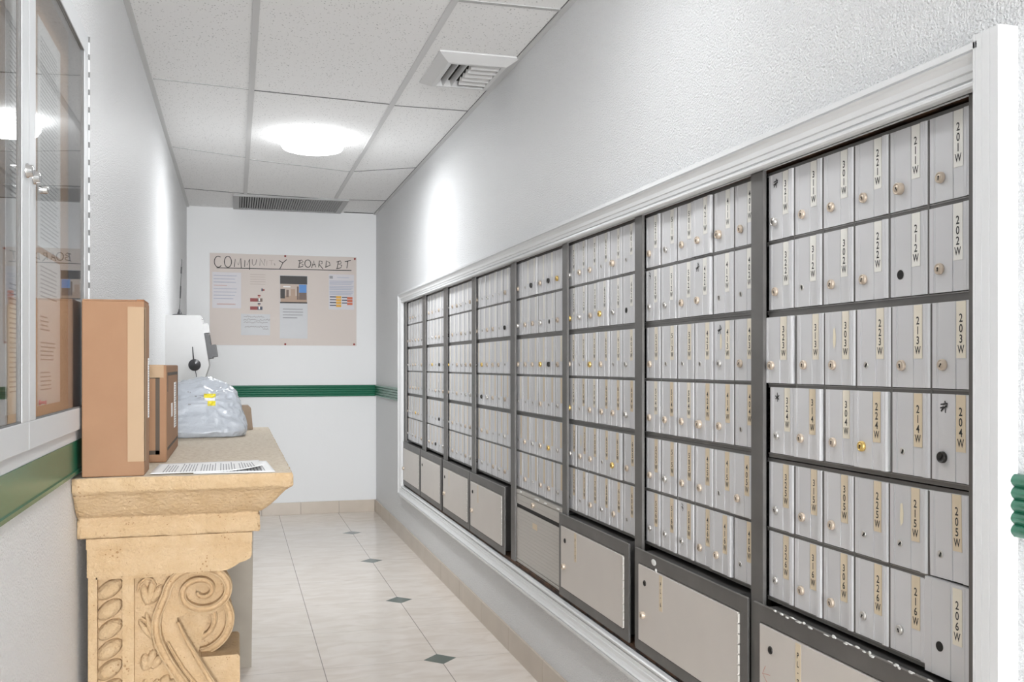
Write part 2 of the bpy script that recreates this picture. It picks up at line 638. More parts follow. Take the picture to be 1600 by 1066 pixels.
t = thing('ceiling_vent', 'white square air diffuser with angled blades by the right wall', 'vent', (.955, 4.0, ZC))
b = MB()
hx, hy = .168, .225


def ringframe(b, r0, r1, m):
    (ax, ay, az), (cx_, cy_, cz) = r0, r1
    o = [(-ax, -ay, az), (ax, -ay, az), (ax, ay, az), (-ax, ay, az)]
    i = [(-cx_, -cy_, cz), (cx_, -cy_, cz), (cx_, cy_, cz), (-cx_, cy_, cz)]
    b.add(o + i, [(k, (k + 1) % 4, (k + 1) % 4 + 4, k + 4) for k in range(4)], m)


ringframe(b, (hx, hy, 0), (hx, hy, -.006), 'vent_white')
ringframe(b, (hx, hy, -.006), (hx - .045, hy - .05, -.032), 'vent_white')
ringframe(b, (hx - .045, hy - .05, -.032), (hx - .062, hy - .068, -.032), 'vent_white')
ringframe(b, (hx - .062, hy - .068, -.032), (hx - .062, hy - .068, 0), 'vent_white')
b.build('frame', t)
b = MB(); b.box((-hx + .06, -hy + .066, -.003), (hx - .06, hy - .066, 0), 'black_void'); b.build('duct_opening', t)
xi, yi = hx - .062, hy - .068
for k in range(2):
    b = MB(); x = -xi + .026 + k * .038
    b.prism([(x - .004, -yi, -.004), (x - .002, -yi, -.004), (x + .005, -yi, -.031), (x + .003, -yi, -.031)], (0, 2 * yi, 0), 'vent_white')
    b.build('blade', t)
for k in range(5):
    b = MB(); y = -yi + .03 + k * .057
    b.prism([(-xi + .092, y - .020, -.008), (-xi + .092, y - .018, -.006), (-xi + .092, y + .018, -.030), (-xi + .092, y + .016, -.032)], (2 * xi - .092, 0, 0), 'vent_white')
    b.build('blade', t)

t = thing('return_grille', 'long grey slotted return grille at the ceiling edge by the end wall', 'vent', (.408, 7.70, ZC))
b = MB(); gx, gy = .425, .32
for (a, c) in (((-gx, -gy), (gx, -gy + .03)), ((-gx, gy - .03), (gx, gy)), ((-gx, -gy + .03), (-gx + .045, gy - .03)), ((gx - .045, -gy + .03), (gx, gy - .03))):
    b.box((a[0], a[1], -.012), (c[0], c[1], 0), 'grille_grey')
b.build('frame', t)
b = MB(); b.box((-gx + .04, -gy + .025, -.002), (gx - .04, gy - .025, 0), 'black_void'); b.build('duct_opening', t)
for k in range(42):
    b = MB(); x = -gx + .055 + k * (2 * gx - .11) / 41
    b.prism([(x - .006, -gy + .03, -.003), (x - .004, -gy + .03, -.003), (x + .005, -gy + .03, -.012), (x + .003, -gy + .03, -.012)], (0, 2 * gy - .06, 0), 'grille_grey')
    b.build('slat', t)

# ------------------------------------------------------------------ glyphs for lettering
GLYPH = {}


def glyph(ch):
    if ch not in GLYPH:
        cu = bpy.data.curves.new('g', 'FONT'); cu.body = ch; cu.size = 1; cu.resolution_u = 3; cu.offset = .014
        o = bpy.data.objects.new('g', cu); COL.objects.link(o)
        dg = bpy.context.evaluated_depsgraph_get()
        me = bpy.data.meshes.new_from_object(o.evaluated_get(dg))
        vs = [v.co.copy() for v in me.vertices]; fs = [tuple(p.vertices) for p in me.polygons]
        bpy.data.objects.remove(o); bpy.data.curves.remove(cu); bpy.data.meshes.remove(me)
        xs = [v.x for v in vs]; ys = [v.y for v in vs]
        GLYPH[ch] = (vs, fs, (min(xs) + max(xs)) / 2, min(ys), max(ys) - min(ys))
    return GLYPH[ch]


# ------------------------------------------------------------------ mailboxes
# local frame of every unit: -x out of the wall, -y to the viewer's right, z up
def P(n, u, z):
    return (-n, -u, z)


def ubox(b, n0, u0, z0, n1, u1, z1, m):
    b.box(P(n0, u0, z0), P(n1, u1, z1), m)


DW, DH = .1005, .1455
PITCH = .1035
XF = 1.15                                             # plane of the mailbox fronts
BANK_Y = [6.645, 5.985, 5.312, 4.658, 3.934, 3.280, 2.590, 1.920]
POST_Y = [(6.650, 6.592), (5.982, 5.893), (5.34, 5.262), (4.663, 4.602), (3.953, 3.897), (3.281, 3.232), (2.626, 2.574), (1.960, 1.908), (1.2815, 1.238)]


def door_mesh():
    b = MB()
    pr = [(0, -.008), (0, -.0006), (.0008, 0), (.0105, 0), (.0111, -.0018), (.0118, 0), (.0138, 0), (.0144, -.0015), (.0150, 0), (.0555, 0), (.0560, -.0022), (.0568, -.0022),
          (.0573, -.0004), (.0800, -.0004), (.0805, -.002), (.0815, -.002), (.082, .0006), (.0835, .0024), (.0900, .0024), (.0908, .0014), (.0915, .0024), (.0955, .0022), (.0970, .0012), (.0985, -.0005), (.0985, -.008)]
    b.prism([P(n, u, 0) for u, n in pr], (0, 0, DH), 'aluminium')
    return b.mesh('door')


def plain_door_mesh():
    b = MB(); w = .112
    pr = [(0, -.006), (0, .0008), (.001, .0015), (.0015, .0015), (.0165, .0015), (.0172, .0002), (.0178, .0015), (.062, .0015), (.0625, .0002), (.0633, .0002), (.0638, .0015), (.095, .0015), (.0955, .0004), (.0962, .0015), (w - .001, .0015), (w, .0008), (w, -.006)]
    b.prism([P(n, u, 0) for u, n in pr], (0, 0, .162), 'aluminium')
    return b.mesh('door_plain')


def lock_mesh(kind):
    b = MB()
    ax = P(1, 0, 0); z = (0, 0, 0)
    if kind in 'bswgB':
        m = {'b': 'lock_bronze', 's': 'lock_silver', 'w': 'lock_silver', 'g': 'lock_gold', 'B': 'lock_bronze'}[kind]
        k = {'b': 1, 's': 1.0, 'w': .9, 'g': 1.02, 'B': 1.12}[kind]
        L = {'b': .006, 's': .008, 'w': .005, 'g': .0065, 'B': .010}[kind]
        b.lathe([(.0096 * k, 0), (.0098 * k, .001), (.0094 * k, L - .001), (.0082 * k, L), (.0072 * k, L), (.0070 * k, L - .0012), (.0062 * k, L - .0012), (.0058 * k, L - .0003), (.0002, L - .0002)], z, ax, m, 24)
        b.prism([P(L, -.0011, -.0042), P(L, .0011, -.0042), P(L, .0008, .0030), P(L, -.0008, .0030)], P(.0004, 0, 0), 'keyhole')
        b.lathe([(.0017, 0), (.0017, .0004)], P(L, 0, .0012), ax, 'keyhole', 10)
    elif kind == 'k':
        b.lathe([(.0066, 0), (.0064, .0012), (.0052, .0018), (.0046, .0006), (.0002, .0006)], z, ax, 'lock_silver', 20)
        b.prism([P(.0007, -.0016, -.0044), P(.0007, .0008, -.0044), P(.0007, .0022, .0036), P(.0007, -.0002, .0040)], P(.0005, 0, 0), 'keyhole')
    elif kind == 'h':
        b.lathe([(.0078, 0), (.0078, .0006)], z, ax, 'keyhole', 20)
        b.lathe([(.0086, 0), (.0086, .0004)], z, ax, 'lock_dark', 20)
    else:
        b.lathe([(.0098, 0), (.0098, .004), (.0090, .006), (.0086, .006), (.0080, .0045), (.0002, .0045)], z, ax, 'lock_dark', 22)
        b.prism([P(.0046, -.001, -.005), P(.0046, .001, -.005), P(.0046, .001, .005), P(.0046, -.001, .005)], P(.0006, 0, 0), 'keyhole')
    return b.mesh('lock_' + kind)


DOOR, PLAIN = door_mesh(), plain_door_mesh()
LOCK = {k: lock_mesh(k) for k in 'bswgBkhd'}


def label_mesh(txt, paper, w=.0215, length=.094, ch=.0142, step=.0172, top=.020):
    b = MB()
    ubox(b, -.0004, -w / 2, -length, .0003, w / 2, 0, paper)
    z = -top
    for c in txt:
        vs, fs, cx_, y0, h = glyph(c)
        s = ch / glyph('0')[4]
        for_off = 0 if c == '-' else 0
        if c == '-':
            base = z - ch * .5 - (y0 + h / 2) * s
        else:
            base = z - ch - y0 * s * 0
        k = .86 if c != 'W' else .72
        b.add([P(.0006, (v.x - cx_) * s * k, base + v.y * s) for v in vs], [f[::-1] for f in fs], 'ink')
        z -= step
    return b.mesh('number_label')


BLANK = {p: label_mesh('', p) for p in ('label_white', 'label_cream', 'label_beige')}


def stroke(b, pts, w, m, n=.0005):
    """flat marker stroke in (u, z) on a door face"""
    pts = [Vector(p) for p in pts]
    vs, fs = [], []
    for j, p in enumerate(pts):
        t = (pts[min(j + 1, len(pts) - 1)] - pts[max(j - 1, 0)])
        t = t.normalized() if t.length else Vector((1, 0))
        q = Vector((-t.y, t.x)) * w / 2
        vs += [P(n, *(p + q)), P(n, *(p - q))]
    fs = [(2 * j, 2 * j + 1, 2 * j + 3, 2 * j + 2) for j in range(len(pts) - 1)]
    b.add(vs, fs, m)


def star_mesh(kind):
    b = MB()
    S1 = {0: [[(-.008, .004), (.009, .006)], [(-.006, -.008), (.002, .010), (.004, -.010)], [(-.009, -.002), (.008, .001)], [(.002, .010), (.008, .004), (-.007, -.007)]],
          1: [[(0, .010), (.001, -.010)], [(-.008, .003), (.007, -.005)], [(-.007, -.004), (.008, .004)]],
          2: [[(-.006, -.010), (.001, .012), (.004, -.011)], [(-.010, -.001), (.010, .002)], [(.001, .012), (.008, .004), (.003, -.001), (-.008, -.004)]],
          3: [[(-.004, .016), (.004, .012), (.0, .002), (.006, .006), (.002, -.004)], [(-.005, .008), (.005, .004)]]}[kind]
    for s in S1:
        stroke(b, s, .0022, 'ink')
    return b.mesh('ink_mark')


def residue_mesh():
    b = MB()
    pts = [(-.003, .020), (.002, .022), (.005, .004), (.004, -.012), (-.002, -.020), (-.005, -.006), (-.004, .008)]
    b.add([P(.0004, u, z) for u, z in pts], [tuple(range(len(pts)))], 'residue')
    return b.mesh('sticker_residue')


STAR = [star_mesh(k) for k in range(4)]
RESID = residue_mesh()

LOCKS = {7: ['sbbbBb', 'bkbbhb', 'bbbkbb', 'wbbgkd', 'wbbkkk', 'wbbwwh'],
         6: ['bwbbBb', 'wwbbkk', 'bkkkwb', 'bbbBbk', 'bsbbkb', 'wwwbbk'],
         5: ['sbbkBk', 'gsbgwh', 'bkgbkw', 'gkbbbs', 'wbbkgb', 'kkbwbk'],
         4: ['bkdbdg', 'sbbshb', 'bbbgdb', 'kkkbkw', 'kbwbgw', 'kbkbbw']}
NUMS = {7: ['32', '31', '30', '22', '21', '20'], 6: ['52', '51', '50', '42', '41', '40'], 5: ['72', '71', '70', '62', '61', '60']}
MARKS = {(7, 0, 0): 0, (7, 3, 0): 1, (7, 3, 5): 0, (6, 1, 3): 2, (6, 2, 4): 2, (6, 1, 0): 3, (6, 5, 2): 3}
RES = {(7, 2, 2), (7, 4, 4), (6, 2, 4), (5, 4, 1)}
rng = random.Random(4)


def module_body(b, Wm, Hm, extra=0):
    m = 'anodized'
    ubox(b, -.095, .004, .004, -.012, Wm - .004, Hm - .004, 'black_void')
    r = .009
    ubox(b, -.020, 0, 0, -.003, Wm, r, m)
    ubox(b, -.020, 0, Hm - r, -.003, Wm, Hm + extra, m)
    ubox(b, -.020, 0, Hm / 2 - .0045, -.002, Wm, Hm / 2 + .0045, m)
    ubox(b, -.020, .0045, r, -.003, .008, Hm - r, m)
    ubox(b, -.020, Wm - .008, r, -.003, Wm, Hm - r, m)
    for q in range(1, 6):
        u = .0105 + q * PITCH
        ubox(b, -.020, u - .0049, r, -.0006, u - .0002, Hm - r, m)
    # bright worn lips on the rails
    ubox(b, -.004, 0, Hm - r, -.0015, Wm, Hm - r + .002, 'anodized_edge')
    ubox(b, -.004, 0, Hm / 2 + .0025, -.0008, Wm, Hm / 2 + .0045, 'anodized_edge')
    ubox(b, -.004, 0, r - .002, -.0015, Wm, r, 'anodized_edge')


HM, WM = .3185, .640
bm = MB(); module_body(bm, WM, HM)
BODY = bm.mesh('body')
bm = MB(); module_body(bm, WM, HM, .0135)
BODY_TALL = bm.mesh('body')
bm = MB(); module_body(bm, WM, HM, .007)
BODY_MID = bm.mesh('body')
MOD_Z = [1.3375, 1.0185, .699]
BANKN = ['bank farthest from the camera', 'second bank from the end wall', 'third bank from the end wall', 'fourth bank from the end wall', 'bank over the slotted panel',
         'third bank counted from the near casing', 'second bank counted from the near casing', 'bank against the near casing']
TOPN = ['top', 'middle', 'bottom']
for k in range(8):
    for j in range(3):
        extra = {7: ['boxes 321W to 202W', 'boxes 323W to 204W', 'boxes 325W to 206W'], 6: ['boxes 521W to 402W', 'boxes 523W to 404W', 'boxes 525W to 406W']}.get(k)
        lab = '%s mailbox unit of %s in the %s' % (TOPN[j], 'twelve doors', BANKN[k]) if not extra else '%s mailbox unit, %s, in the %s' % (TOPN[j], extra[j], BANKN[k])
        y, x, z = BANK_Y[k], XF, MOD_Z[j]
        if k == 7:
            y += (0, -.012, -.002)[j]; z += (-.0045, -.003, -.005)[j]; x -= (0, .004, .001)[j]
        elif k < 7:
            y += rng.uniform(-.003, .003); x += rng.uniform(-.001, .001)
        t = thing('mailbox_unit', lab, 'mailboxes', (x, y, z), 'mailbox units')
        place(BODY if j or k == 7 else BODY_MID if k == 6 else BODY_TALL, 'body', t)
        for r in range(2):
            row = 2 * j + r
            z0 = HM / 2 + .006 if r == 0 else .0105
            for c in range(6):
                u0 = .0105 + c * PITCH
                n0 = rng.uniform(-.0012, .0012)
                if (k, row, c) in {(6, 4, 5), (7, 2, 0), (6, 1, 3), (6, 0, 3), (5, 1, 3), (4, 0, 2), (5, 4, 4), (7, 3, 1), (7, 3, 3), (6, 5, 4)}:
                    n0 += .004; u0 -= .004 if (k, row, c) != (7, 2, 0) else .020
                me, rot = DOOR, (0, 0, 0)
                last = (k, row, c) == (7, 5, 5)
                if last:
                    me, n0, u0 = PLAIN, .004, u0 - .006
                d = place(me, 'door', t, P(n0, u0, z0 - (.010 if last else 0)))
                if (k, row, c) == (7, 2, 0):
                    d.scale = (1, 1.16, 1)
                if (k, row, c) == (7, 4, 5):
                    d.rotation_euler = (math.radians(-1.2), 0, math.radians(-1.5))
                if last:
                    d['label'] = 'newer plain door lapping over its frame'
                lk = LOCKS[k][row][c] if k in LOCKS else rng.choice('bbbbkkwwsbgkkwbbkbwd')
                dz = .010 if last else 0
                place(LOCK[lk], 'lock', d, P(.0004 if not last else .0018, .028 + rng.uniform(-.001, .001) + (.010 if last else 0), .040 + dz + rng.uniform(-.001, .001)), (rng.uniform(-.6, .6), 0, 0))
                paper = 'label_white' if row < 2 else 'label_cream' if row == 2 else ('label_cream' if row == 3 and c in (0, 2) else 'label_beige')
                if last:
                    paper = 'label_cream'
                if (k == 4 and row == 0 and c in (0, 5)) or (k == 4 and row == 1 and c == 5):
                    continue
                if k in NUMS:
                    lm = label_mesh(NUMS[k][c] + str(row + 1) + 'W', paper)
                else:
                    lm = BLANK[paper]
                place(lm, 'number_label', d, P(.0002 if not last else .0018, .0688 + (.010 if last else 0), DH - .0005 + (.012 if last else 0)))
                if (k, row, c) in MARKS:
                    place(STAR[MARKS[k, row, c]], 'ink_mark', d, P(.0003, .030, .124))
                if (k, row, c) in RES:
                    place(RESID, 'sticker_residue', d, P(.0003, .033 if (k, row, c) != (6, 2, 4) else .036, .092))

# dark uprights between the banks
for k, (ya, yb) in enumerate(POST_Y):
    w = ya - yb
    near = ['beside the far casing', 'between the first and second mailbox banks from the end wall', 'between the second and third mailbox banks from the end wall', 'between the third and fourth mailbox banks from the end wall',
            'left of the bank with the slotted panel', 'right of the bank with the slotted panel', 'left of boxes 521W to 406W', 'between boxes 401W and 321W', 'beside box 201W at the near casing'][k]
    b = MB()
    n0, n1 = .004, .0125
    b.prism([P(n0, 0, 0), P(n1 - .001, 0, 0), P(n1, .001, 0), P(n1, w - .001, 0), P(n1 - .001, w, 0), P(n0, w, 0)], (0, 0, 1.6585 - OZ0 - .0125), 'anodized')
    o = b.build('upright_post', loc=(XF - .004, ya, OZ0 + .0125))
    tag(o, 'dark metal upright ' + near, 'post', 'mailbox uprights')

# parcel lockers and the slotted outgoing panel
LZ0, LH, LW = .393, .293, .640
LFRONT = 1.1255


def locker(k):
    Wm = LW if k not in (0, 1) else LW - .005
    nm = ['parcel locker below the bank farthest from the camera', 'parcel locker below the second bank from the end wall', 'parcel locker below the third bank from the end wall', 'parcel locker left of the slotted panel', '',
          'parcel locker right of the slotted panel', 'parcel locker with tape label PL-6', 'parcel locker with tape label PL-7'][k]
    t = thing('parcel_locker', 'low wide ' + nm, 'locker', (LFRONT, BANK_Y[k] + .012, LZ0), 'parcel lockers')
    b = MB()
    f = .038
    for (u0, z0, u1, z1) in ((0, 0, Wm, .030), (0, LH - f, Wm, LH), (0, .030, .026, LH - f), (Wm - .034, .030, Wm, LH - f)):
        ubox(b, -.006, u0, z0, 0, u1, z1, 'anodized')
    ubox(b, -.1, .035, .004, -.018, Wm - .062, LH - .004, 'anodized')
    ubox(b, -.02, .11, .004, -.005, Wm - .11, LH - .004, 'anodized')
    ubox(b, -.004, 0, LH, .0012, Wm, LH + .002, 'anodized_edge')
    b.build('frame', t)
    b = MB(); ubox(b, -.006, .029, .033, .0035, Wm - .040, LH - f - .003, 'aluminium_plain')
    d = b.build('door', t, bevel=.0012)
    if k != 0:
        b = MB(); b.lathe([(.0085, 0), (.0085, .002), (.006, .003), (.005, .001), (.0002, .001)], (0, 0, 0), P(1, 0, 0), 'lock_dark', 20)
        b.prism([P(.0012, -.001, -.004), P(.0012, .001, -.004), P(.0012, .001, .004), P(.0012, -.001, .004)], P(.0006, 0, 0), 'keyhole')
        b.build('lock', d, loc=P(.0035, .075, .205))
    if k not in (1, 7):
        place(LOCK['B'], 'lock', d, P(.0035, .066 if k else .05, .112))
    if k >= 5:
        lm = label_mesh({5: 'PL-5', 6: 'PL-6', 7: 'PL-7'}[k], 'label_beige', .020, .098, .0125, .0185, .018)
    else:
        lm = BLANK['label_beige']
    if k > 1:
        o = place(lm, 'tape_label', d, P(.0036, .182, LH - f - .006))
        if k in (2, 3):
            o.scale = (1, .6, .9)
    b = MB()
    n = 9
    for q in range(n):
        z0 = .036 + q * (LH - f - .04) / n
        b.lathe([(.0035, .0015), (.0035, (LH - f - .04) / n - .0015)], P(.0015, Wm - .037, z0), (0, 0, 1), 'aluminium_panel', 8)
    b.build('hinge', t)
    if k in (6,):
        b = MB(); b.blob(P(.001, .13, LH - .018), (.002, .016, .009), 'chip_white'); b.blob(P(.001, .145, LH - .038), (.002, .006, .006), 'chip_white')
        b.build('paint_chip', t)
    if k == 7:
        b = MB(); b.blob(P(.0042, .235, LH - f - .105), (.001, .0045, .022), 'chip_white', Matrix.Rotation(.5, 3, 'X'))
        b.build('paint_chip', d)
        b = MB(); stroke(b, [(.055, .165), (.043, .145), (.062, .130)], .0012, 'print_orange', .0042); stroke(b, [(.043, .145), (.075, .150)], .0008, 'print_orange', .0042)
        b.build('ink_mark', d)
    return t


for k in (0, 1, 2, 3, 5, 6, 7):
    locker(k)

t = thing('outgoing_mail_panel', 'grooved metal panel with a long black mail slot', 'mail slot', (XF - .006, BANK_Y[4] - .004, LZ0), None)
b = MB()
ubox(b, -.09, .01, .003, -.004, .62, .288, 'anodized')
for (u0, z0, u1, z1) in ((0, 0, .630, .012), (0, .290, .630, .305), (0, .012, .006, .290), (.624, .012, .630, .290)):
    ubox(b, -.012, u0, z0, .002, u1, z1, 'aluminium_panel')
b.build('frame', t)
b = MB()
b.prism([P(n, .008, z) for n, z in [(-.003, .246), (.001, .246), (.001, .262), (-.0002, .2625), (.001, .263), (.001, .286), (-.003, .288)]], P(0, .614, 0), 'aluminium_panel')
pr = [(-.003, .014)]
z = .014
while z < .226:
    pr += [(.001, z + .0006), (.001, z + .0136), (.0000, z + .0142)]
    z += .0142
pr += [(.001, .229), (-.003, .229)]
b.prism([P(n, .008, zz) for n, zz in pr], P(0, .614, 0), 'aluminium_panel')
for u in (.008, .602):
    ubox(b, -.003, u, .228, .001, u + .020, .247, 'aluminium_panel')
d = b.build('door', t)
b = MB(); ubox(b, -.0035, .027, .2285, -.002, .603, .2465, 'keyhole'); b.build('mail_slot', d)
place(LOCK['B'], 'lock', d, P(.001, .275, .268))
b = MB(); ubox(b, 0, -.03, -.012, .0006, .03, .012, 'label_beige'); b.build('tape_label', d, loc=P(.001, .29, .185))
b = MB()
for (u, z, ru) in ((.1, .300, .012), (.32, .297, .03), (.43, .297, .016), (.58, .297, .02)):
    b.blob(P(.003, u, z), (.003, ru, .004), 'chip_white')
b.build('paint_chip', t)
b = MB()
for i in range(30):
    b.blob(P(.001, rng.uniform(.08, .60), LH + .001 + rng.uniform(-.003, .003)), (.0015, rng.uniform(.004, .012), rng.uniform(.001, .003)), 'chip_white', n=6, k=4)
o = b.build('paint_chips', [q for q in COL.objects if q.get('label', '').endswith('PL-7')][0])
o['kind'] = 'stuff'

# ------------------------------------------------------------------ glass display case in the left wall
CX = -.362
t = thing('display_case', 'white framed glass notice case set into the left wall', 'notice case', (XL, 1.6, CZ0))


def L_(b, x0, y0, z0, x1, y1, z1, m):                    # world box into the case's local frame
    b.box((x0 - XL, y0 - 1.6, z0 - CZ0), (x1 - XL, y1 - 1.6, z1 - CZ0), m)


b = MB(); d = .030
L_(b, XL - d - .01, CY0 + .001, CZ0 + .001, XL - d, CY1 - .001, CZ1 - .001, 'case_lining')
L_(b, XL - d, CY0 + .001, CZ0 + .001, XL, CY1 - .001, CZ0 + .012, 'case_lining')
L_(b, XL - d, CY0 + .001, CZ1 - .012, XL, CY1 - .001, CZ1 - .001, 'case_lining')
L_(b, XL - d, CY0 + .001, CZ0 + .012, XL, CY0 + .012, CZ1 - .012, 'case_lining')
L_(b, XL - d, CY1 - .012, CZ0 + .012, XL, CY1 - .001, CZ1 - .012, 'case_lining')
b.build('box', t)
b = MB(); L_(b, XL - d, 1.60, CZ0 + .014, XL - d + .006, 2.575, CZ1 - .014, 'cork'); b.build('cork_board', t)
b = MB()
L_(b, CX - .009, CY0 - .01, CZ0 - .004, CX - .002, CY1 + .012, CZ0 + .022, 'white_metal')
L_(b, CX - .009, CY0 - .01, CZ1 - .020, CX - .002, CY1 + .012, CZ1 + .012, 'white_metal')
L_(b, CX - .009, CY1 - .006, CZ0 + .022, CX - .002, CY1 + .012, CZ1 - .020, 'white_metal')
L_(b, CX - .009, CY0 - .01, CZ0 + .022, CX - .002, CY0 + .01, CZ1 - .020, 'white_metal')
b.build('frame', t, bevel=.001)


def glass_door(y0, y1, lab):
    b = MB()
    s, zb, zt = .058, CZ0 + .022, CZ1 - .004
    rb, rt = .052, .050
    X0, X1 = CX - .004, CX + .006
    L_(b, X0, y0, zb, X1, y1, zb + rb, 'white_metal')
    L_(b, X0, y0, zt - rt, X1, y1, zt, 'white_metal')
    L_(b, X0, y0, zb + rb, X1, y0 + s, zt - rt, 'white_metal')
    L_(b, X0, y1 - s, zb + rb, X1, y1, zt - rt, 'white_metal')
    dr = b.build('door', t, bevel=.002)
    b = MB(); L_(b, CX - .001, y0 + s - .004, zb + rb - .004, CX + .001, y1 - s + .004, zt - rt + .004, 'clear_glass')
    b.build('glass_pane', dr)
    b = MB()
    for (a0, c0, a1, c1) in ((y0 + s, zb + rb, y1 - s, zb + rb + .003), (y0 + s, zt - rt - .003, y1 - s, zt - rt), (y0 + s, zb + rb, y0 + s + .004, zt - rt), (y1 - s - .004, zb + rb, y1 - s, zt - rt)):
        L_(b, CX + .001, a0, c0, CX + .0045, a1, c1, 'gap_grey')
    b.build('gasket', dr)
    return dr


dl = glass_door(.57, 1.895, 0)
dr = glass_door(1.899, CY1 - .004, 1)
b = MB()
for q in range(22):
    z0 = CZ0 + .03 + q * .0442
    b.lathe([(.004, .0), (.004, .030)], (CX + .006 - XL, CY1 + .001 - 1.6, z0 - CZ0), (0, 0, 1), 'white_metal', 8)
    b.lathe([(.0036, .030), (.0036, .0442)], (CX + .006 - XL, CY1 + .001 - 1.6, z0 - CZ0), (0, 0, 1), 'gap_grey', 8)
b.build('hinge', t)
for q, (y, dd) in enumerate(((1.935, dr), (1.872, dl))):
    b = MB()
    b.lathe([(.013, 0), (.013, .003), (.0105, .005), (.0105, .011), (.009, .012), (.0002, .012)], (CX + .006 - XL, y - 1.6, 1.565 - CZ0), (1, 0, 0), 'chrome', 24)
    if q == 0:
        b.lathe([(.0075, 0), (.0075, .012), (.006, .016), (.0002, .016)], (CX + .014 - XL, y + .012 - 1.6, 1.545 - CZ0), (1, 0, 0), 'chrome', 20)
    b.build('lock', dd)


def notice(name, label, x, y0, y1, z0, z1, blocks, paper='paper', tilt=0):
    """paper sheet on a wall facing +x, blocks of text lines as printed strips"""
    b = MB()
    b.box((0, 0, 0), (.0015, y1 - y0, z1 - z0), paper)
    for (a, c, p, q, m) in blocks:
        z = p
        while z < q:
            b.box((.0015, (y1 - y0) * a, (z1 - z0) * z), (.0019, (y1 - y0) * c * rng.uniform(.8, 1), (z1 - z0) * z + .0028), m)
            z += .009 / (z1 - z0)
    o = b.build(name, loc=(x, y0, z0))
    tag(o, label, 'notice', 'notices in the glass case')
    return o


bx = XL - d + .0062
notice('notice_sheet', 'tall closely printed white notice high in the right pane of the glass case', bx, 2.19, 2.455, 1.47, 1.95, [(.1, .9, .04, .94, 'text_grey')])
notice('notice_sheet', 'white notice with short paragraphs low in the right pane of the glass case', bx, 2.19, 2.45, 1.135, 1.455, [(.1, .6, .1, .22, 'text_grey'), (.1, .8, .3, .42, 'text_grey'), (.1, .5, .5, .6, 'text_grey'), (.1, .85, .72, .92, 'text_grey')])
notice('notice_sheet', 'narrow white notice half hidden by the middle stile of the glass case', bx, 1.90, 2.165, 1.13, 1.93, [(.1, .9, .05, .3, 'text_grey'), (.1, .9, .5, .9, 'text_grey')])
b = MB()
b.lathe([(.006, 0), (.006, .002), (.003, .004), (.003, .010), (.005, .013), (.0002, .014)], (0, 0, 0), (1, 0, 0), 'pin_pink', 12)
o = b.build('push_pin', loc=(bx + .002, 2.20, 1.142)); tag(o, 'pink push pin at the foot of the low notice in the glass case', 'pin')

# ------------------------------------------------------------------ stone console against the left wall
TY0, TY1, TZ = 2.455, 4.30, .952
t = thing('stone_console', 'carved sandstone console with scroll brackets along the left wall', 'console', (XL, 3.4, 0))
wx, wy = XL, 3.4


def LP(p):
    return (p[0] - wx, p[1] - wy, p[2])


X_L = XL + .002
b = MB()
# moulded slab: profile (how far in from the outermost edge, z)
prof = [(.004, TZ), (.001, TZ - .004), (0, TZ - .010), (0, TZ - .030), (.002, TZ - .034), (.010, TZ - .038), (.020, TZ - .046), (.030, TZ - .058), (.042, TZ - .072), (.052, TZ - .083), (.064, TZ - .094), (.076, TZ - .103), (.083, TZ - .105),
        (.0835, TZ - .112), (.080, TZ - .116), (.079, TZ - .150), (.082, TZ - .156), (.10, TZ - .157)]
XRT = .139


def ring(ins, z):
    return [(X_L, TY0 + ins, z), (XRT - ins, TY0 + ins, z), (XRT - ins, TY1 - ins, z), (X_L, TY1 - ins, z)]


# subdivide the near and corridor edges so that the stone can be a little uneven
def edge_pts(ins, z, seed):
    pts = []
    cs = ring(ins, z)
    for a, c, n in ((cs[0], cs[1], 36), (cs[1], cs[2], 80), (cs[2], cs[3], 10), (cs[3], cs[0], 1)):
        for i in range(n):
            f = i / n
            p = Vector(a).lerp(Vector(c), f)
            w = noise.noise(p * 22) * .0022 + noise.noise(p * 60) * .0012
            if n > 1:
                q = Vector((0, w, 0)) if n == 36 else Vector((w, 0, 0)) if n == 80 else Vector((0, w, 0))
                p = p + q + Vector((0, 0, noise.noise(p * 30 + Vector((3, 1, 2))) * .0012))
            p.x = max(p.x, X_L)
            pts.append(LP(p))
    return pts


rings = [edge_pts(i, z, 0) for i, z in prof]
n = len(rings[0])
vs = [p for r in rings for p in r]
b.add(vs, [(j * n + i, (j + 1) * n + i, (j + 1) * n + (i + 1) % n, j * n + (i + 1) % n) for j in range(len(rings) - 1) for i in range(n)], 'stone', True)
b.add(rings[-1], [tuple(range(n))[::-1]], 'stone')
b.add(rings[0], [tuple(range(n))], 'stone_top')
b.build('slab', t)
ZU = TZ - .158
PY = 2.56                                               # face of the near bracket


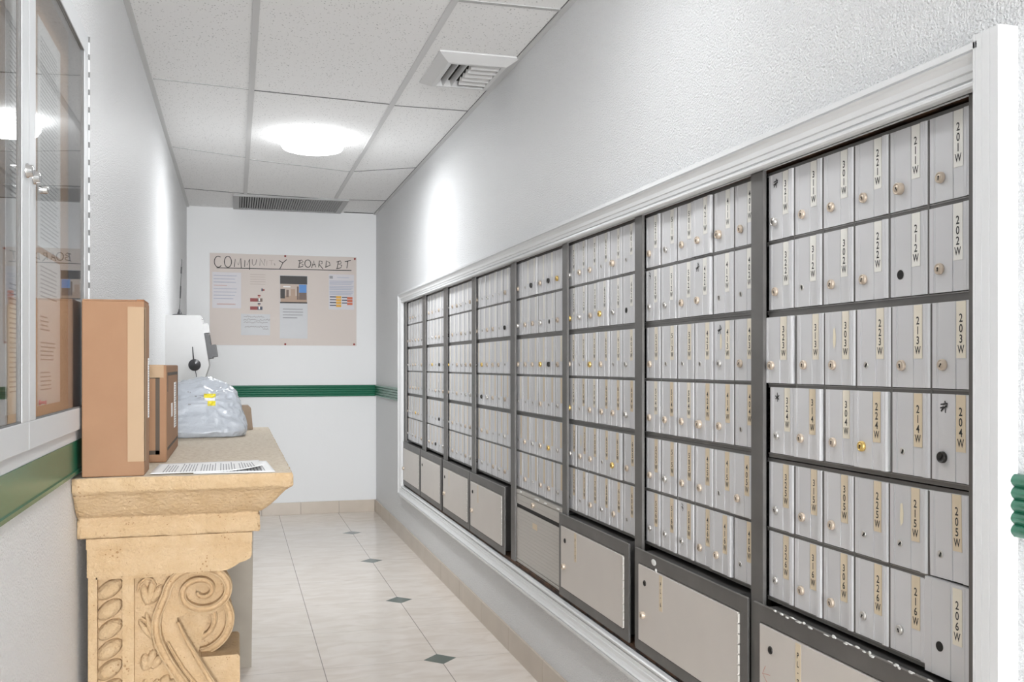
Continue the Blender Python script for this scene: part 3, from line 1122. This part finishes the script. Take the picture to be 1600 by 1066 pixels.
def bracket(y0, name):
    """near bracket built in world coordinates with its carved face at y0"""
    def Q(x, z, dy=0):
        return LP((x, y0 + dy, z))
    b = MB()
    # cap block with ogee end
    cap = [(-.350, ZU), (.040, ZU), (.040, .735), (.036, .726), (.024, .720), (.010, .716), (-.002, .708), (-.018, .700), (-.034, .698), (-.350, .698)]
    b.prism([Q(x, z, -.012) for x, z in cap], (0, .29, 0), 'stone')
    b.prism([Q(x, z, -.018) for x, z in [(-.351, ZU), (.041, ZU), (.041, .768), (-.351, .768)]], (0, .01, 0), 'stone')
    # main front plate
    vol = [(-.083 + .070 * math.cos(a), .645 + .066 * math.sin(a)) for a in [math.radians(q) for q in range(70, -125, -8)]]
    outl = [(-.348, 0), (-.348, .700), (-.055, .700)] + vol + [(-.142, .578), (-.142, .565), (-.128, .540), (-.096, .484), (-.056, .412), (-.01, .34), (.02, .25), (.03, .12), (.03, 0)]
    b.prism([Q(x, z, .020) for x, z in outl], (0, .065, 0), 'stone')
    core = [(-.348, 0), (-.348, .70), (-.10, .70), (-.06, .60), (-.10, .45), (-.10, 0)]
    b.prism([Q(x, z, .05) for x, z in core], (0, .22, 0), 'stone')
    # raised stiles and divider
    for x0, x1 in ((-.349, -.328), (-.270, -.243)):
        b.prism([Q(x0, 0, 0), Q(x0, 0, -.0), Q(x0, .70, 0), Q(x1, .70, 0), Q(x1, 0, 0)][1:], (0, .024, 0), 'stone')
    b.prism([Q(-.331, .690), Q(-.331, .705), Q(-.272, .705), Q(-.272, .690)], (0, .024, 0), 'stone')
    b.prism([Q(-.243, .688), Q(-.243, .705), Q(-.06, .705), Q(-.06, .692)], (0, .024, 0), 'stone')
    o = b.build(name, t, bevel=.003)
    # rope
    b = MB()
    R = Matrix.Rotation(math.radians(-36), 3, 'Y')
    z = .662
    while z > .05:
        b.blob(Q(-.3015, z, .018), (.0355, .026, .0205), 'stone', R, 18, 12)
        z -= .050
    b.prism([Q(-.329, 0, .018), Q(-.329, .690, .018), Q(-.270, .690, .018), Q(-.270, 0, .018)], (0, .006, 0), 'stone')
    b.build('rope_carving', o)
    # S scroll
    b = MB()
    path = []
    for i in range(97):
        a = PI - 4 * PI + 4 * PI * i / 96
        r = .086 - .0063 * (PI - a)
        path.append((-.083 + r * .98 * math.cos(a), .645 + r * .80 * math.sin(a)))
    path = path[2:] + [(-.178, .620), (-.188, .595), (-.192, .570), (-.1905, .545), (-.184, .520), (-.173, .495), (-.160, .470), (-.145, .445), (-.125, .415), (-.100, .380), (-.072, .340), (-.05, .29), (-.04, .2), (-.04, .05)]
    ribbon(b, path, lambda f: .0055 + .0075 * f, .031, Q, .020)
    ribbon(b, [(-.140, .570), (-.130, .545), (-.116, .515), (-.096, .478), (-.070, .430), (-.05, .395), (-.02, .34), (.0, .28)], lambda f: .004 + .008 * f, .024, Q, .020)
    ribbon(b, [(-.165, .52), (-.150, .490), (-.128, .450), (-.10, .41), (-.07, .365)], lambda f: .003 + .003 * f, .014, Q, .020)
    b.build('scroll_carving', o)
    # leaves in the field of the panel
    b = MB()
    for (x, z, rx, rz, a) in ((-.205, .648, .024, .034, 10), (-.207, .560, .018, .040, -14), (-.205, .478, .026, .028, 20), (-.175, .415, .030, .024, 30), (-.22, .40, .02, .03, 0)):
        R = Matrix.Rotation(math.radians(a), 3, 'Y')
        for s in (-1, 0, 1):
            b.blob(Q(x + s * rx * .55, z + abs(s) * -.006, .020), (rx * .45, .014, rz * (1 - .2 * abs(s))), 'stone', R @ Matrix.Rotation(s * .35, 3, 'Y'), 12, 8)
    ribbon(b, [(-.236 + .0, .655), (-.232, .672), (-.218, .684), (-.203, .682), (-.195, .668), (-.198, .650)], lambda f: .004, .016, Q, .020)
    ribbon(b, [(-.228, .585), (-.214, .575), (-.204, .555), (-.199, .530), (-.194, .505)], lambda f: .004, .016, Q, .020)
    b.build('leaf_carving', o)
    # deeper second volute and its block
    b = MB()
    c2 = (-.108, .543)
    R2 = .098
    circ = [(c2[0] + R2 * math.cos(2 * PI * i / 48), c2[1] + R2 * .92 * math.sin(2 * PI * i / 48)) for i in range(48)]
    b.prism([Q(x, z, .105) for x, z in circ], (0, .16, 0), 'stone')
    path = []
    for i in range(121):
        a = -4.4 * PI + 4.4 * PI * i / 120 + .6
        r = .094 * (i / 120) ** .9 + .004
        path.append((c2[0] + r * math.cos(a), c2[1] + r * .92 * math.sin(a)))
    ribbon(b, path, lambda f: .004 + .008 * f, .022, Q, .105)
    b.build('rear_scroll', o)
    b = MB()
    b.prism([Q(x, z, .045) for x, z in [(-.13, 0), (-.13, .466), (.006, .466), (.011, .460), (.011, 0)]], (0, .225, 0), 'stone')
    b.build('plinth_block', o, bevel=.004)
    return o


def ribbon(b, path, wf, h, Q, dy):
    """raised band with two rims following a path on the carved face"""
    pts = [Vector(p) for p in path]
    prof = [(-1, 0), (-.96, .7), (-.8, 1), (-.55, .75), (-.3, .5), (.3, .5), (.55, .75), (.8, 1), (.96, .7), (1, 0)]
    m = len(prof); vs = []
    for j, p in enumerate(pts):
        tt = (pts[min(j + 1, len(pts) - 1)] - pts[max(j - 1, 0)]).normalized()
        q = Vector((-tt.y, tt.x)); w = wf(j / (len(pts) - 1))
        for u, k in prof:
            r = p + q * u * w
            vs.append(Q(r.x, r.y, dy - k * h + .001))
    b.add(vs, [(j * m + i, j * m + i + 1, (j + 1) * m + i + 1, (j + 1) * m + i) for j in range(len(pts) - 1) for i in range(m - 1)], 'stone', True)


bracket(PY, 'bracket')
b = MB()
b.prism([LP((x, 4.02, z)) for x, z in [(-.36, 0), (.062, 0), (.066, .3), (.072, ZU + .001), (-.36, ZU + .001)]], (0, .13, 0), 'stone_shaded')  # grey tone carries the shade painted onto this support
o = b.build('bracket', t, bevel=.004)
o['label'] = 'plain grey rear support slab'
b = MB()
b.box(LP((X_L, 2.83, .70)), LP((-.02, 4.02, ZU)), 'stone')
b.build('apron', t)


# ------------------------------------------------------------------ things on the console
def box_thing(name, label, cat, x0, x1, y0, y1, z0, z1, group=None):
    t = thing(name, label, cat, ((x0 + x1) / 2, (y0 + y1) / 2, z0), group)
    return t, (x1 - x0) / 2, (y1 - y0) / 2, z1 - z0


TT = TZ + .001
t, hx, hy, hz = box_thing('cardboard_box', 'tall narrow brown cardboard box taped up its corner', 'box', -.3515, -.212, 2.475, 2.615, TT, TT + .425)
b = MB()
b.box((-hx, -hy, 0), (hx, hy, hz - .003), 'cardboard')
bd = b.build('body', t, bevel=.003)
b = MB()
b.box((-hx + .002, -hy + .001, hz - .003), (hx - .02, -.001, hz), 'cardboard')
b.box((-hx + .002, .001, hz - .003), (hx - .02, hy - .001, hz), 'cardboard')
b.box((hx - .018, -hy + .002, hz - .003), (hx - .001, hy - .002, hz + .001), 'cardboard_edge')
b.build('flap', t)
b = MB()
b.box((.0325, -hy - .0012, .035), (hx + .0012, -hy, hz - .017), 'kraft_tape')
b.box((hx, -hy - .0012, .035), (hx + .0012, -hy + .035, hz - .017), 'kraft_tape')
b.build('tape', t)
b = MB()
b.box((hx, .030, .135), (hx + .0008, .062, .285), 'paper')
for q in range(24):
    b.box((hx + .0008, .033, .14 + q * .006), (hx + .0012, .033 + rng.uniform(.006, .026), .142 + q * .006), 'text_grey')
b.build('shipping_label', t)

t, hx, hy, hz = box_thing('cardboard_box', 'low brown cardboard box with dark printed borders behind the tall box', 'box', -.342, -.182, 2.80, 3.34, TT, TT + .268)
b = MB(); b.box((-hx, -hy, 0), (hx, hy, hz), 'cardboard'); b.build('body', t, bevel=.004)
b = MB()


def border_front(b, y, x0, x1, z0, z1, w, m):
    for (a0, c0, a1, c1) in ((x0, z0, x1, z0 + w), (x0, z1 - w, x1, z1), (x0, z0, x0 + w, z1), (x1 - w, z0, x1, z1)):
        b.box((a0, y - .0006, c0), (a1, y, c1), m)


border_front(b, -hy, -hx + .018, hx - .018, .022, hz - .026, .011, 'print_brown')
for (a0, c0, a1, c1) in ((-hy + .03, .03, hy - .03, .038), (-hy + .03, hz - .03, hy - .03, hz - .021), (-hy + .03, hz - .075, -hy + .045, hz - .03), (hy - .05, hz - .1, hy - .03, hz - .03)):
    b.box((hx, a0, c0), (hx + .0006, a1, c1), 'print_brown')
b.build('printed_border', t)
b = MB()
b.box((hx, .06, .075), (hx + .0008, .16, .215), 'paper')
for q in range(18):
    b.box((hx + .0008, .07, .08 + q * .0074), (hx + .0011, .07 + rng.uniform(.03, .08), .083 + q * .0074), 'text_grey')
b.box((hx, -.07, .115), (hx + .0008, -.02, .155), 'paper')
b.build('shipping_label', t)
b = MB(); b.box((-.02, -hy - .001, hz - .035), (hx - .008, -hy, hz + .0005), 'kraft_tape'); b.box((-.02, -hy, hz), (.03, hy, hz + .0008), 'kraft_tape'); b.build('tape', t)

t = thing('poly_mailer', 'crumpled pale grey plastic mailer bag on the console', 'parcel', (-.134, 3.86, TT))
b = MB()
NU, NV = 150, 90
grid = []


def bagpt(u, v):
    """u 0..1 around, v 0..1 from base to top"""
    a = 2 * PI * u
    ca, sa = math.cos(a), math.sin(a)
    e = .50
    sx = math.copysign(abs(ca) ** e, ca); sy = math.copysign(abs(sa) ** e, sa)
    w = max(0, (v - .10) / .90)
    if v < .10:
        kx = ky = .93 + .07 * math.sin(v / .10 * PI / 2)
        z = .022 * v / .10
    else:
        z = .022 + .186 * math.sin(w * PI / 2)
        kx = 1 - .26 * w ** 1.3
        ky = 1 - .72 * w ** 1.1
        if w > .86:
            q = math.sqrt(max(0, 1 - ((w - .86) / .14) ** 2))
            kx *= q; ky *= q
    x = .168 * kx * sx - .020 * w
    y = .150 * ky * sy + .075 * w
    z *= 1 - .26 * max(0, x / .168 - .1) * w + .05 * math.sin(x * 21 + .6) * w
    return Vector((x, y, z))


cw = Vector((.035, -.03, .135))
FOLDS = [(-2.95, .0075, .10), (-2.45, .006, .09), (-1.75, .0055, .08), (-1.15, .006, .10), (-.62, .008, .09), (-.18, .006, .07), (.32, .008, .10), (.85, .009, .09), (1.5, .006, .08), (2.2, .008, .10), (2.75, .006, .08)]
for j in range(NV + 1):
    for i in range(NU):
        p = bagpt(i / NU, j / NV)
        nrm = Vector((p.x / .165, (p.y - .03) / .13, (p.z - .07) / .13))
        nrm.normalize()
        dv = p - cw
        ang = math.atan2(dv.z * 1.0, dv.x)
        rad = math.hypot(dv.x, dv.z)
        dd = 0
        if p.y < .10:
            for fa, am, sg in FOLDS:
                da = (ang + .25 * noise.noise(p * 9) - fa + PI) % (2 * PI) - PI
                dd += am * math.exp(-(da / sg) ** 2) * min(1, rad / .03) * max(0, 1 - rad / .17)
        c1 = noise.noise(p * 17 + Vector((5, 2, 1)))
        c2 = noise.noise(p * 38 + Vector((1, 7, 3)))
        c3 = noise.noise(p * 80)
        dd += .007 * (1 - 2.2 * abs(c1)) + .0040 * (1 - 2.2 * abs(c2)) + .0012 * c3
        # folded lower corner towards the corridor
        dd += .014 * math.exp(-((p.x - .150) / .035) ** 2 - ((p.z - .045) / .022) ** 2 - ((p.y + .09) / .07) ** 2)
        if j == 0:
            dd = 0
        q = p + nrm * dd
        q.z = max(q.z, 0 if j == 0 else .0008)
        grid.append(q)
b.add(grid, [(j * NU + i, j * NU + (i + 1) % NU, (j + 1) * NU + (i + 1) % NU, (j + 1) * NU + i) for j in range(NV) for i in range(NU)], 'poly_bag', True)
b.add(grid[:NU], [tuple(range(NU))[::-1]], 'poly_bag')
b.build('bag', t)
b = MB()


def bag_patch(b, x0, x1, z0, z1, m, n=10):
    """small sticker hugging the bag's camera side"""
    cells = []
    front = [q for q in grid if q.y < .05 and x0 - .02 < q.x < x1 + .02 and z0 - .02 < q.z < z1 + .02]
    for a in range(n + 1):
        for c in range(n + 1):
            x = x0 + (x1 - x0) * a / n; z = z0 + (z1 - z0) * c / n
            best = min(front, key=lambda q: (q.x - x) ** 2 + (q.z - z) ** 2)
            cells.append((x, best.y - .003, z))
    b.add(cells, [(a * (n + 1) + c, (a + 1) * (n + 1) + c, (a + 1) * (n + 1) + c + 1, a * (n + 1) + c + 1) for a in range(n) for c in range(n)], m, True)


bag_patch(b, .020, .062, .145, .160, 'yellow')
bag_patch(b, .022, .060, .134, .1445, 'paper')
bag_patch(b, .034, .062, .116, .1335, 'yellow')
b.build('yellow_label', t)
b = MB()
for (x, z, w) in ((-.040, .165, .006), (-.031, .163, .004), (-.012, .150, .03), (-.008, .144, .018), (-.035, .120, .010)):
    bag_patch(b, x, x + w, z, z + .004, 'text_grey', 4)
b.build('printing', t)

b = MB()
b.prism([(-.05, -.06, 0), (.030, -.06, 0), (.022, -.06, .088), (.010, -.06, .100), (-.05, -.06, .100)], (0, .09, 0), 'parcel_tan')
o = b.build('small_parcel', bevel=.004, loc=(.040, 4.20, TT)); tag(o, 'small brown parcel behind the plastic bag at the far end of the console', 'parcel')


# loose printed sheets
def sheet(label, pts, z, curl, lines, m='paper'):
    """pts four corners (x, y) counter-clockwise from the near left"""
    b = MB(); n = 24
    P00, P10, P11, P01 = [Vector(p) for p in pts]
    vs = []
    for i in range(n + 1):
        for j in range(9):
            f, g = i / n, j / 8
            p = P00.lerp(P10, f).lerp(P01.lerp(P11, f), g)
            h = curl * (max(0, f - .55) / .45) ** 2 * max(0, 1 - g * 1.3)
            vs.append((p.x, p.y, z + h))
    b.add(vs, [(i * 9 + j, (i + 1) * 9 + j, (i + 1) * 9 + j + 1, i * 9 + j + 1) for i in range(n) for j in range(8)], m, True)
    for k in range(lines):
        f = .10 + .86 * k / lines
        if k % 7 == 5:
            continue
        g0, g1 = .10, .10 + rng.uniform(.55, .78)
        w = .0022
        a = []
        for g in (g0, (g0 + g1) / 2, g1):
            for ff in (f, f + w / (P10 - P00).length):
                p = P00.lerp(P10, ff).lerp(P01.lerp(P11, ff), g)
                h = curl * (max(0, ff - .55) / .45) ** 2 * max(0, 1 - g * 1.3)
                a.append((p.x, p.y, z + h + .0006))
        b.add(a, [(0, 1, 3, 2), (2, 3, 5, 4)], 'text_grey')
    o = b.build('paper_sheet')
    md = o.modifiers.new('thickness', 'SOLIDIFY'); md.thickness = .0004; md.offset = -1
    tag(o, label, 'paper', 'loose sheets on the console')


sheet('under sheet of printed paper showing past the upper sheet on the console', [(-.10, 2.478), (.096, 2.472), (.082, 2.765), (-.09, 2.76)], TT + .001, 0, 20)
sheet('upper printed sheet with a lifted corner beside the tall box', [(-.200, 2.480), (.070, 2.492), (.062, 2.762), (-.195, 2.725)], TT + .0035, .014, 34)

# ------------------------------------------------------------------ wall device with aerials
DY0, DY1 = 5.60, 5.95
t = thing('wall_terminal', 'white slant-fronted terminal cabinet on the left wall behind the bag', 'cabinet', (XL, DY0, .95))
b = MB()
pr = [(0, .0), (.200, .0), (.203, .185), (.230, .270), (.188, .548), (0, .548)]
b.prism([(x, 0, z) for x, z in pr], (0, DY1 - DY0, 0), 'device_white')
b.build('body', t, bevel=.006)
sl = Vector((.042, 0, -.278)).normalized()               # down the slanted front
nn = Vector((.278, 0, .042)).normalized()


def slant(b, s0, s1, h, y0, y1, m):
    o0 = Vector((.188, 0, .548))
    pts = [o0 + sl * s0, o0 + sl * s1, o0 + sl * s1 + nn * h, o0 + sl * s0 + nn * h]
    b.prism([p + Vector((0, y0, 0)) for p in pts], (0, y1 - y0, 0), m)


b = MB(); slant(b, .048, .100, .030, .02, .2, 'device_white'); b.build('printer_cover', t, bevel=.004)
b = MB(); slant(b, .104, .245, .026, .02, .30, 'black_plastic'); b.build('screen', t, bevel=.003)
b = MB(); slant(b, .170, .238, .052, .03, .28, 'black_plastic'); b.build('keypad', t, bevel=.003)
b = MB(); b.lathe([(.005, 0), (.005, .006), (.0002, .007)], tuple(Vector((.188, .03, .548)) + sl * .02), tuple(nn), 'chrome', 12); b.build('latch', t)

t = thing('antenna', 'black whip aerial standing on top of the white terminal', 'antenna', (-.300, 5.66, .95 + .549))
b = MB(); b.lathe([(.038, 0), (.038, .004), (.034, .006), (.012, .008), (.011, .016), (.007, .022), (.006, .034), (.004, .036)], (0, 0, 0), (0, 0, 1), 'black_plastic', 28); b.build('magnetic_base', t)
b = MB()
top = Vector((.012, 0, .315))
b.tube([(0, 0, .034), tuple(top * .5), tuple(top)], .0016, 'black_plastic')
for f0, f1 in ((.30, .52), (.74, .86)):
    b.tube([tuple(top * f0), tuple(top * f1)], .0036, 'black_plastic')
b.build('whip', t)
t = thing('antenna', 'round black aerial stuck to the side of the white terminal', 'antenna', (-.218, DY0 - .0005, 1.222))
b = MB(); b.lathe([(.033, 0), (.033, .005), (.030, .009), (.012, .013), (.010, .02), (.0002, .021)], (0, 0, 0), (0, -1, 0), 'black_plastic', 28); b.build('magnetic_base', t)
b = MB(); b.tube([(0, -.02, 0), (-.004, -.022, .02), (-.010, -.022, .10)], [.004, .004, .0025], 'black_plastic'); b.build('whip', t)
b = MB(); b.tube([(.004, -.004, -.030), (.010, -.003, -.06), (.012, -.003, -.12), (.010, -.003, -.2)], .002, 'black_plastic'); b.build('cable', t)

# ------------------------------------------------------------------ poster on the end wall
PX0, PX1, PZ0, PZ1 = -.198, .966, 1.382, 2.118


def pp(x, y):
    """position on the poster from its own drawing grid (852 wide, 533 tall, origin top left)"""
    return PX0 + (PX1 - PX0) * x / 852, PZ1 - (PZ1 - PZ0) * y / 533


def flat(b, x0, y0, x1, y1, m, lift):
    (a, c), (e, g) = pp(x0, y0), pp(x1, y1)
    b.box((a, YB - lift - .0006, g), (e, YB - lift, c), m)


def pen(b, pts, w, m, lift):
    pts = [Vector(pp(*p)) for p in pts]
    vs = []
    for j, p in enumerate(pts):
        tt = pts[min(j + 1, len(pts) - 1)] - pts[max(j - 1, 0)]
        tt.normalize()
        q = Vector((-tt.y, tt.x)) * w / 2
        vs += [(p.x + q.x, YB - lift, p.y + q.y), (p.x - q.x, YB - lift, p.y - q.y)]
    b.add(vs, [(2 * j, 2 * j + 1, 2 * j + 3, 2 * j + 2) for j in range(len(pts) - 1)], m)


b = MB(); flat(b, 0, 0, 852, 533, 'poster_paper', .001)
pl_ = b.build('poster'); tag(pl_, 'beige handwritten COMMUNITY BOARD poster pinned to the end wall', 'poster')
b = MB()
arc = lambda cx_, cy_, rx, ry, a0, a1, n=14: [(cx_ + rx * math.cos(math.radians(a0 + (a1 - a0) * i / n)), cy_ - ry * math.sin(math.radians(a0 + (a1 - a0) * i / n))) for i in range(n + 1)]
Wd = .0062
dark = [arc(48, 50, 22, 32, 55, 320), arc(102, 49, 20, 32, 90, 450, 20), [(138, 78), (143, 32), (160, 66), (174, 26), (178, 82)], [(196, 76), (198, 36), (210, 66), (224, 30), (224, 92)]]
mid = [[(240, 30), (240, 56), (247, 66), (260, 58), (264, 30)], [(283, 66), (285, 26), (310, 66), (312, 28)], [(366, 50), (370, 62)]]
drk2 = [[(393, 33), (416, 46)], [(438, 26), (416, 46), (398, 84)],
        [(516, 28), (510, 66)], [(505, 32), (525, 26), (535, 36), (514, 46), (534, 52), (532, 64), (504, 70)], arc(562, 46, 18, 22, 90, 450, 18), [(584, 72), (598, 28), (608, 66)], [(588, 54), (606, 50)],
        [(626, 66), (630, 28), (646, 30), (646, 44), (628, 48), (652, 76)], [(668, 62), (672, 26), (690, 36), (694, 52), (664, 66)], [(736, 68), (744, 26)], [(732, 32), (755, 24), (762, 36), (742, 44), (764, 50), (758, 66), (730, 72)],
        [(794, 68), (800, 26)], [(782, 28), (818, 20)]]
for s in dark + drk2:
    pen(b, s, Wd, 'marker', .0025)
for s in mid:
    pen(b, s, Wd * .8, 'ink_grey', .0025)  # glare over the middle letters put into their paler ink
pen(b, [(322, 66), (324, 36)], Wd * .6, 'marker_faint', .0025); pen(b, [(336, 34), (362, 32)], Wd * .6, 'marker_faint', .0025); pen(b, [(350, 34), (350, 60)], Wd * .6, 'marker_faint', .0025)  # I and T drawn fainter still for the painted glare
pen(b, [(38, 86), (200, 84), (430, 84), (600, 82), (822, 80)], Wd, 'marker', .0024)
b.build('marker_lettering', pl_)


def paper_on_poster(label, x0, y0, x1, y1, m, draw):
    b = MB(); flat(b, x0, y0, x1, y1, m, .003)
    draw(b)
    o = b.build('notice_sheet'); tag(o, label, 'notice', 'notices on the poster')


def d1(b):
    for q, (m, w) in enumerate((('text_blue', 130), ('text_blue', 120), ('text_blue', 125), ('text_red', 75), ('text_blue', 130), ('text_blue', 128), ('text_blue', 120), ('text_blue', 110))):
        flat(b, 22, 128 + q * 19, 22 + w, 132 + q * 19, m, .0037)
    flat(b, 40, 292, 145, 298, 'text_red', .0037)


paper_on_poster('pale lilac handwritten page at the left of the poster', 14, 110, 176, 318, 'paper_lilac', d1)


def d2(b):
    for q in range(5):
        flat(b, 228, 118 + q * 14, 315, 120 + q * 14, 'marker_faint', .0037)
    flat(b, 292, 200, 300, 216, 'print_navy', .0037); flat(b, 300, 204, 310, 214, 'print_red', .0037)
    for y, c in ((258, 'print_red'), (306, 'print_navy')):
        flat(b, 228, y, 270, y + 20, 'print_red', .0037); flat(b, 270, y, 298, y + 20, 'print_tan_dark' if c == 'print_red' else 'print_navy', .0037)
        flat(b, 274, y - 14, 284, y - 2, 'print_skin', .0042); flat(b, 271, y - 20, 287, y - 12, c, .0043)
        flat(b, 276, y, 284, y + 16, 'paper', .0042)


paper_on_poster('notice with two small red portrait banners on the poster', 212, 106, 330, 346, 'poster_paper', d2)


def d3(b):
    r = random.Random(3)
    for y, x0, x1 in ((366, 192, 310), (383, 188, 342), (399, 192, 330), (425, 198, 332), (438, 300, 334)):
        x = x0
        pts = []
        while x < x1:
            pts.append((x, y + r.uniform(-5, 5))); x += 4
        pen(b, pts, .0028, 'ink_grey', .004)


paper_on_poster('handwritten note in dark ink low on the poster', 176, 350, 342, 474, 'paper_grey', d3)


def d4(b):
    flat(b, 400, 122, 558, 170, 'print_dark', .0037); flat(b, 400, 276, 558, 284, 'print_dark', .0037)
    flat(b, 400, 170, 558, 276, 'print_wall', .0037)
    flat(b, 404, 240, 556, 276, 'print_tan', .0039); flat(b, 402, 200, 428, 256, 'print_dark', .0040); flat(b, 436, 204, 450, 248, 'print_tan_dark', .0040)
    flat(b, 462, 200, 488, 240, 'print_tan', .0040); flat(b, 498, 184, 508, 262, 'print_tan_dark', .0040); flat(b, 510, 172, 554, 220, 'print_sky', .0040); flat(b, 510, 220, 554, 262, 'print_tan_dark', .0040)
    flat(b, 418, 182, 460, 190, 'paper', .0041)
    for q in range(4):
        flat(b, 416, 316 + q * 17, 416 + (116, 118, 116, 84)[q], 321 + q * 17, 'text_grey', .0037)


paper_on_poster('grey page with a printed lobby photo under a black band on the poster', 398, 120, 560, 492, 'paper_grey', d4)


def d5(b):
    flat(b, 690, 116, 710, 132, 'text_grey', .0037); flat(b, 736, 122, 806, 126, 'text_blue', .0037)
    for q in range(9):
        flat(b, 690, 144 + q * 9 + (q // 3) * 4, 834 - (q % 3) * 6, 149 + q * 9 + (q // 3) * 4, 'text_blue', .0037)
    for q in range(4):
        y = 238 + q * 17
        flat(b, 692, y, 730, y + 6, 'print_navy', .0037); flat(b, 730, y - 2, 760, y + 12, 'print_amber', .0037)
        if q < 3:
            flat(b, 764, y + 2, 796, y + 8, 'print_navy', .0037); flat(b, 796, y + 2, 828, y + 16, 'print_orange', .0037)


paper_on_poster('pale page with amber and orange chart bars at the right of the poster', 686, 106, 838, 316, 'paper_lilac', d5)
for (x, y, l) in ((430, 6, 'top middle edge'), (842, 10, 'top right corner'), (430, 526, 'bottom middle edge'), (838, 524, 'bottom right corner'), (6, 526, 'bottom left corner')):
    b = MB(); b.lathe([(.008, 0), (.008, .002), (.005, .004), (.005, .009), (.007, .012), (.0002, .013)], (0, 0, 0), (0, -1, 0), 'pin_red', 12)
    a, c = pp(x, y)
    o = b.build('push_pin', loc=(a, YB - .0016, c)); tag(o, 'red push pin in the %s of the poster' % l, 'pin', 'red push pins')
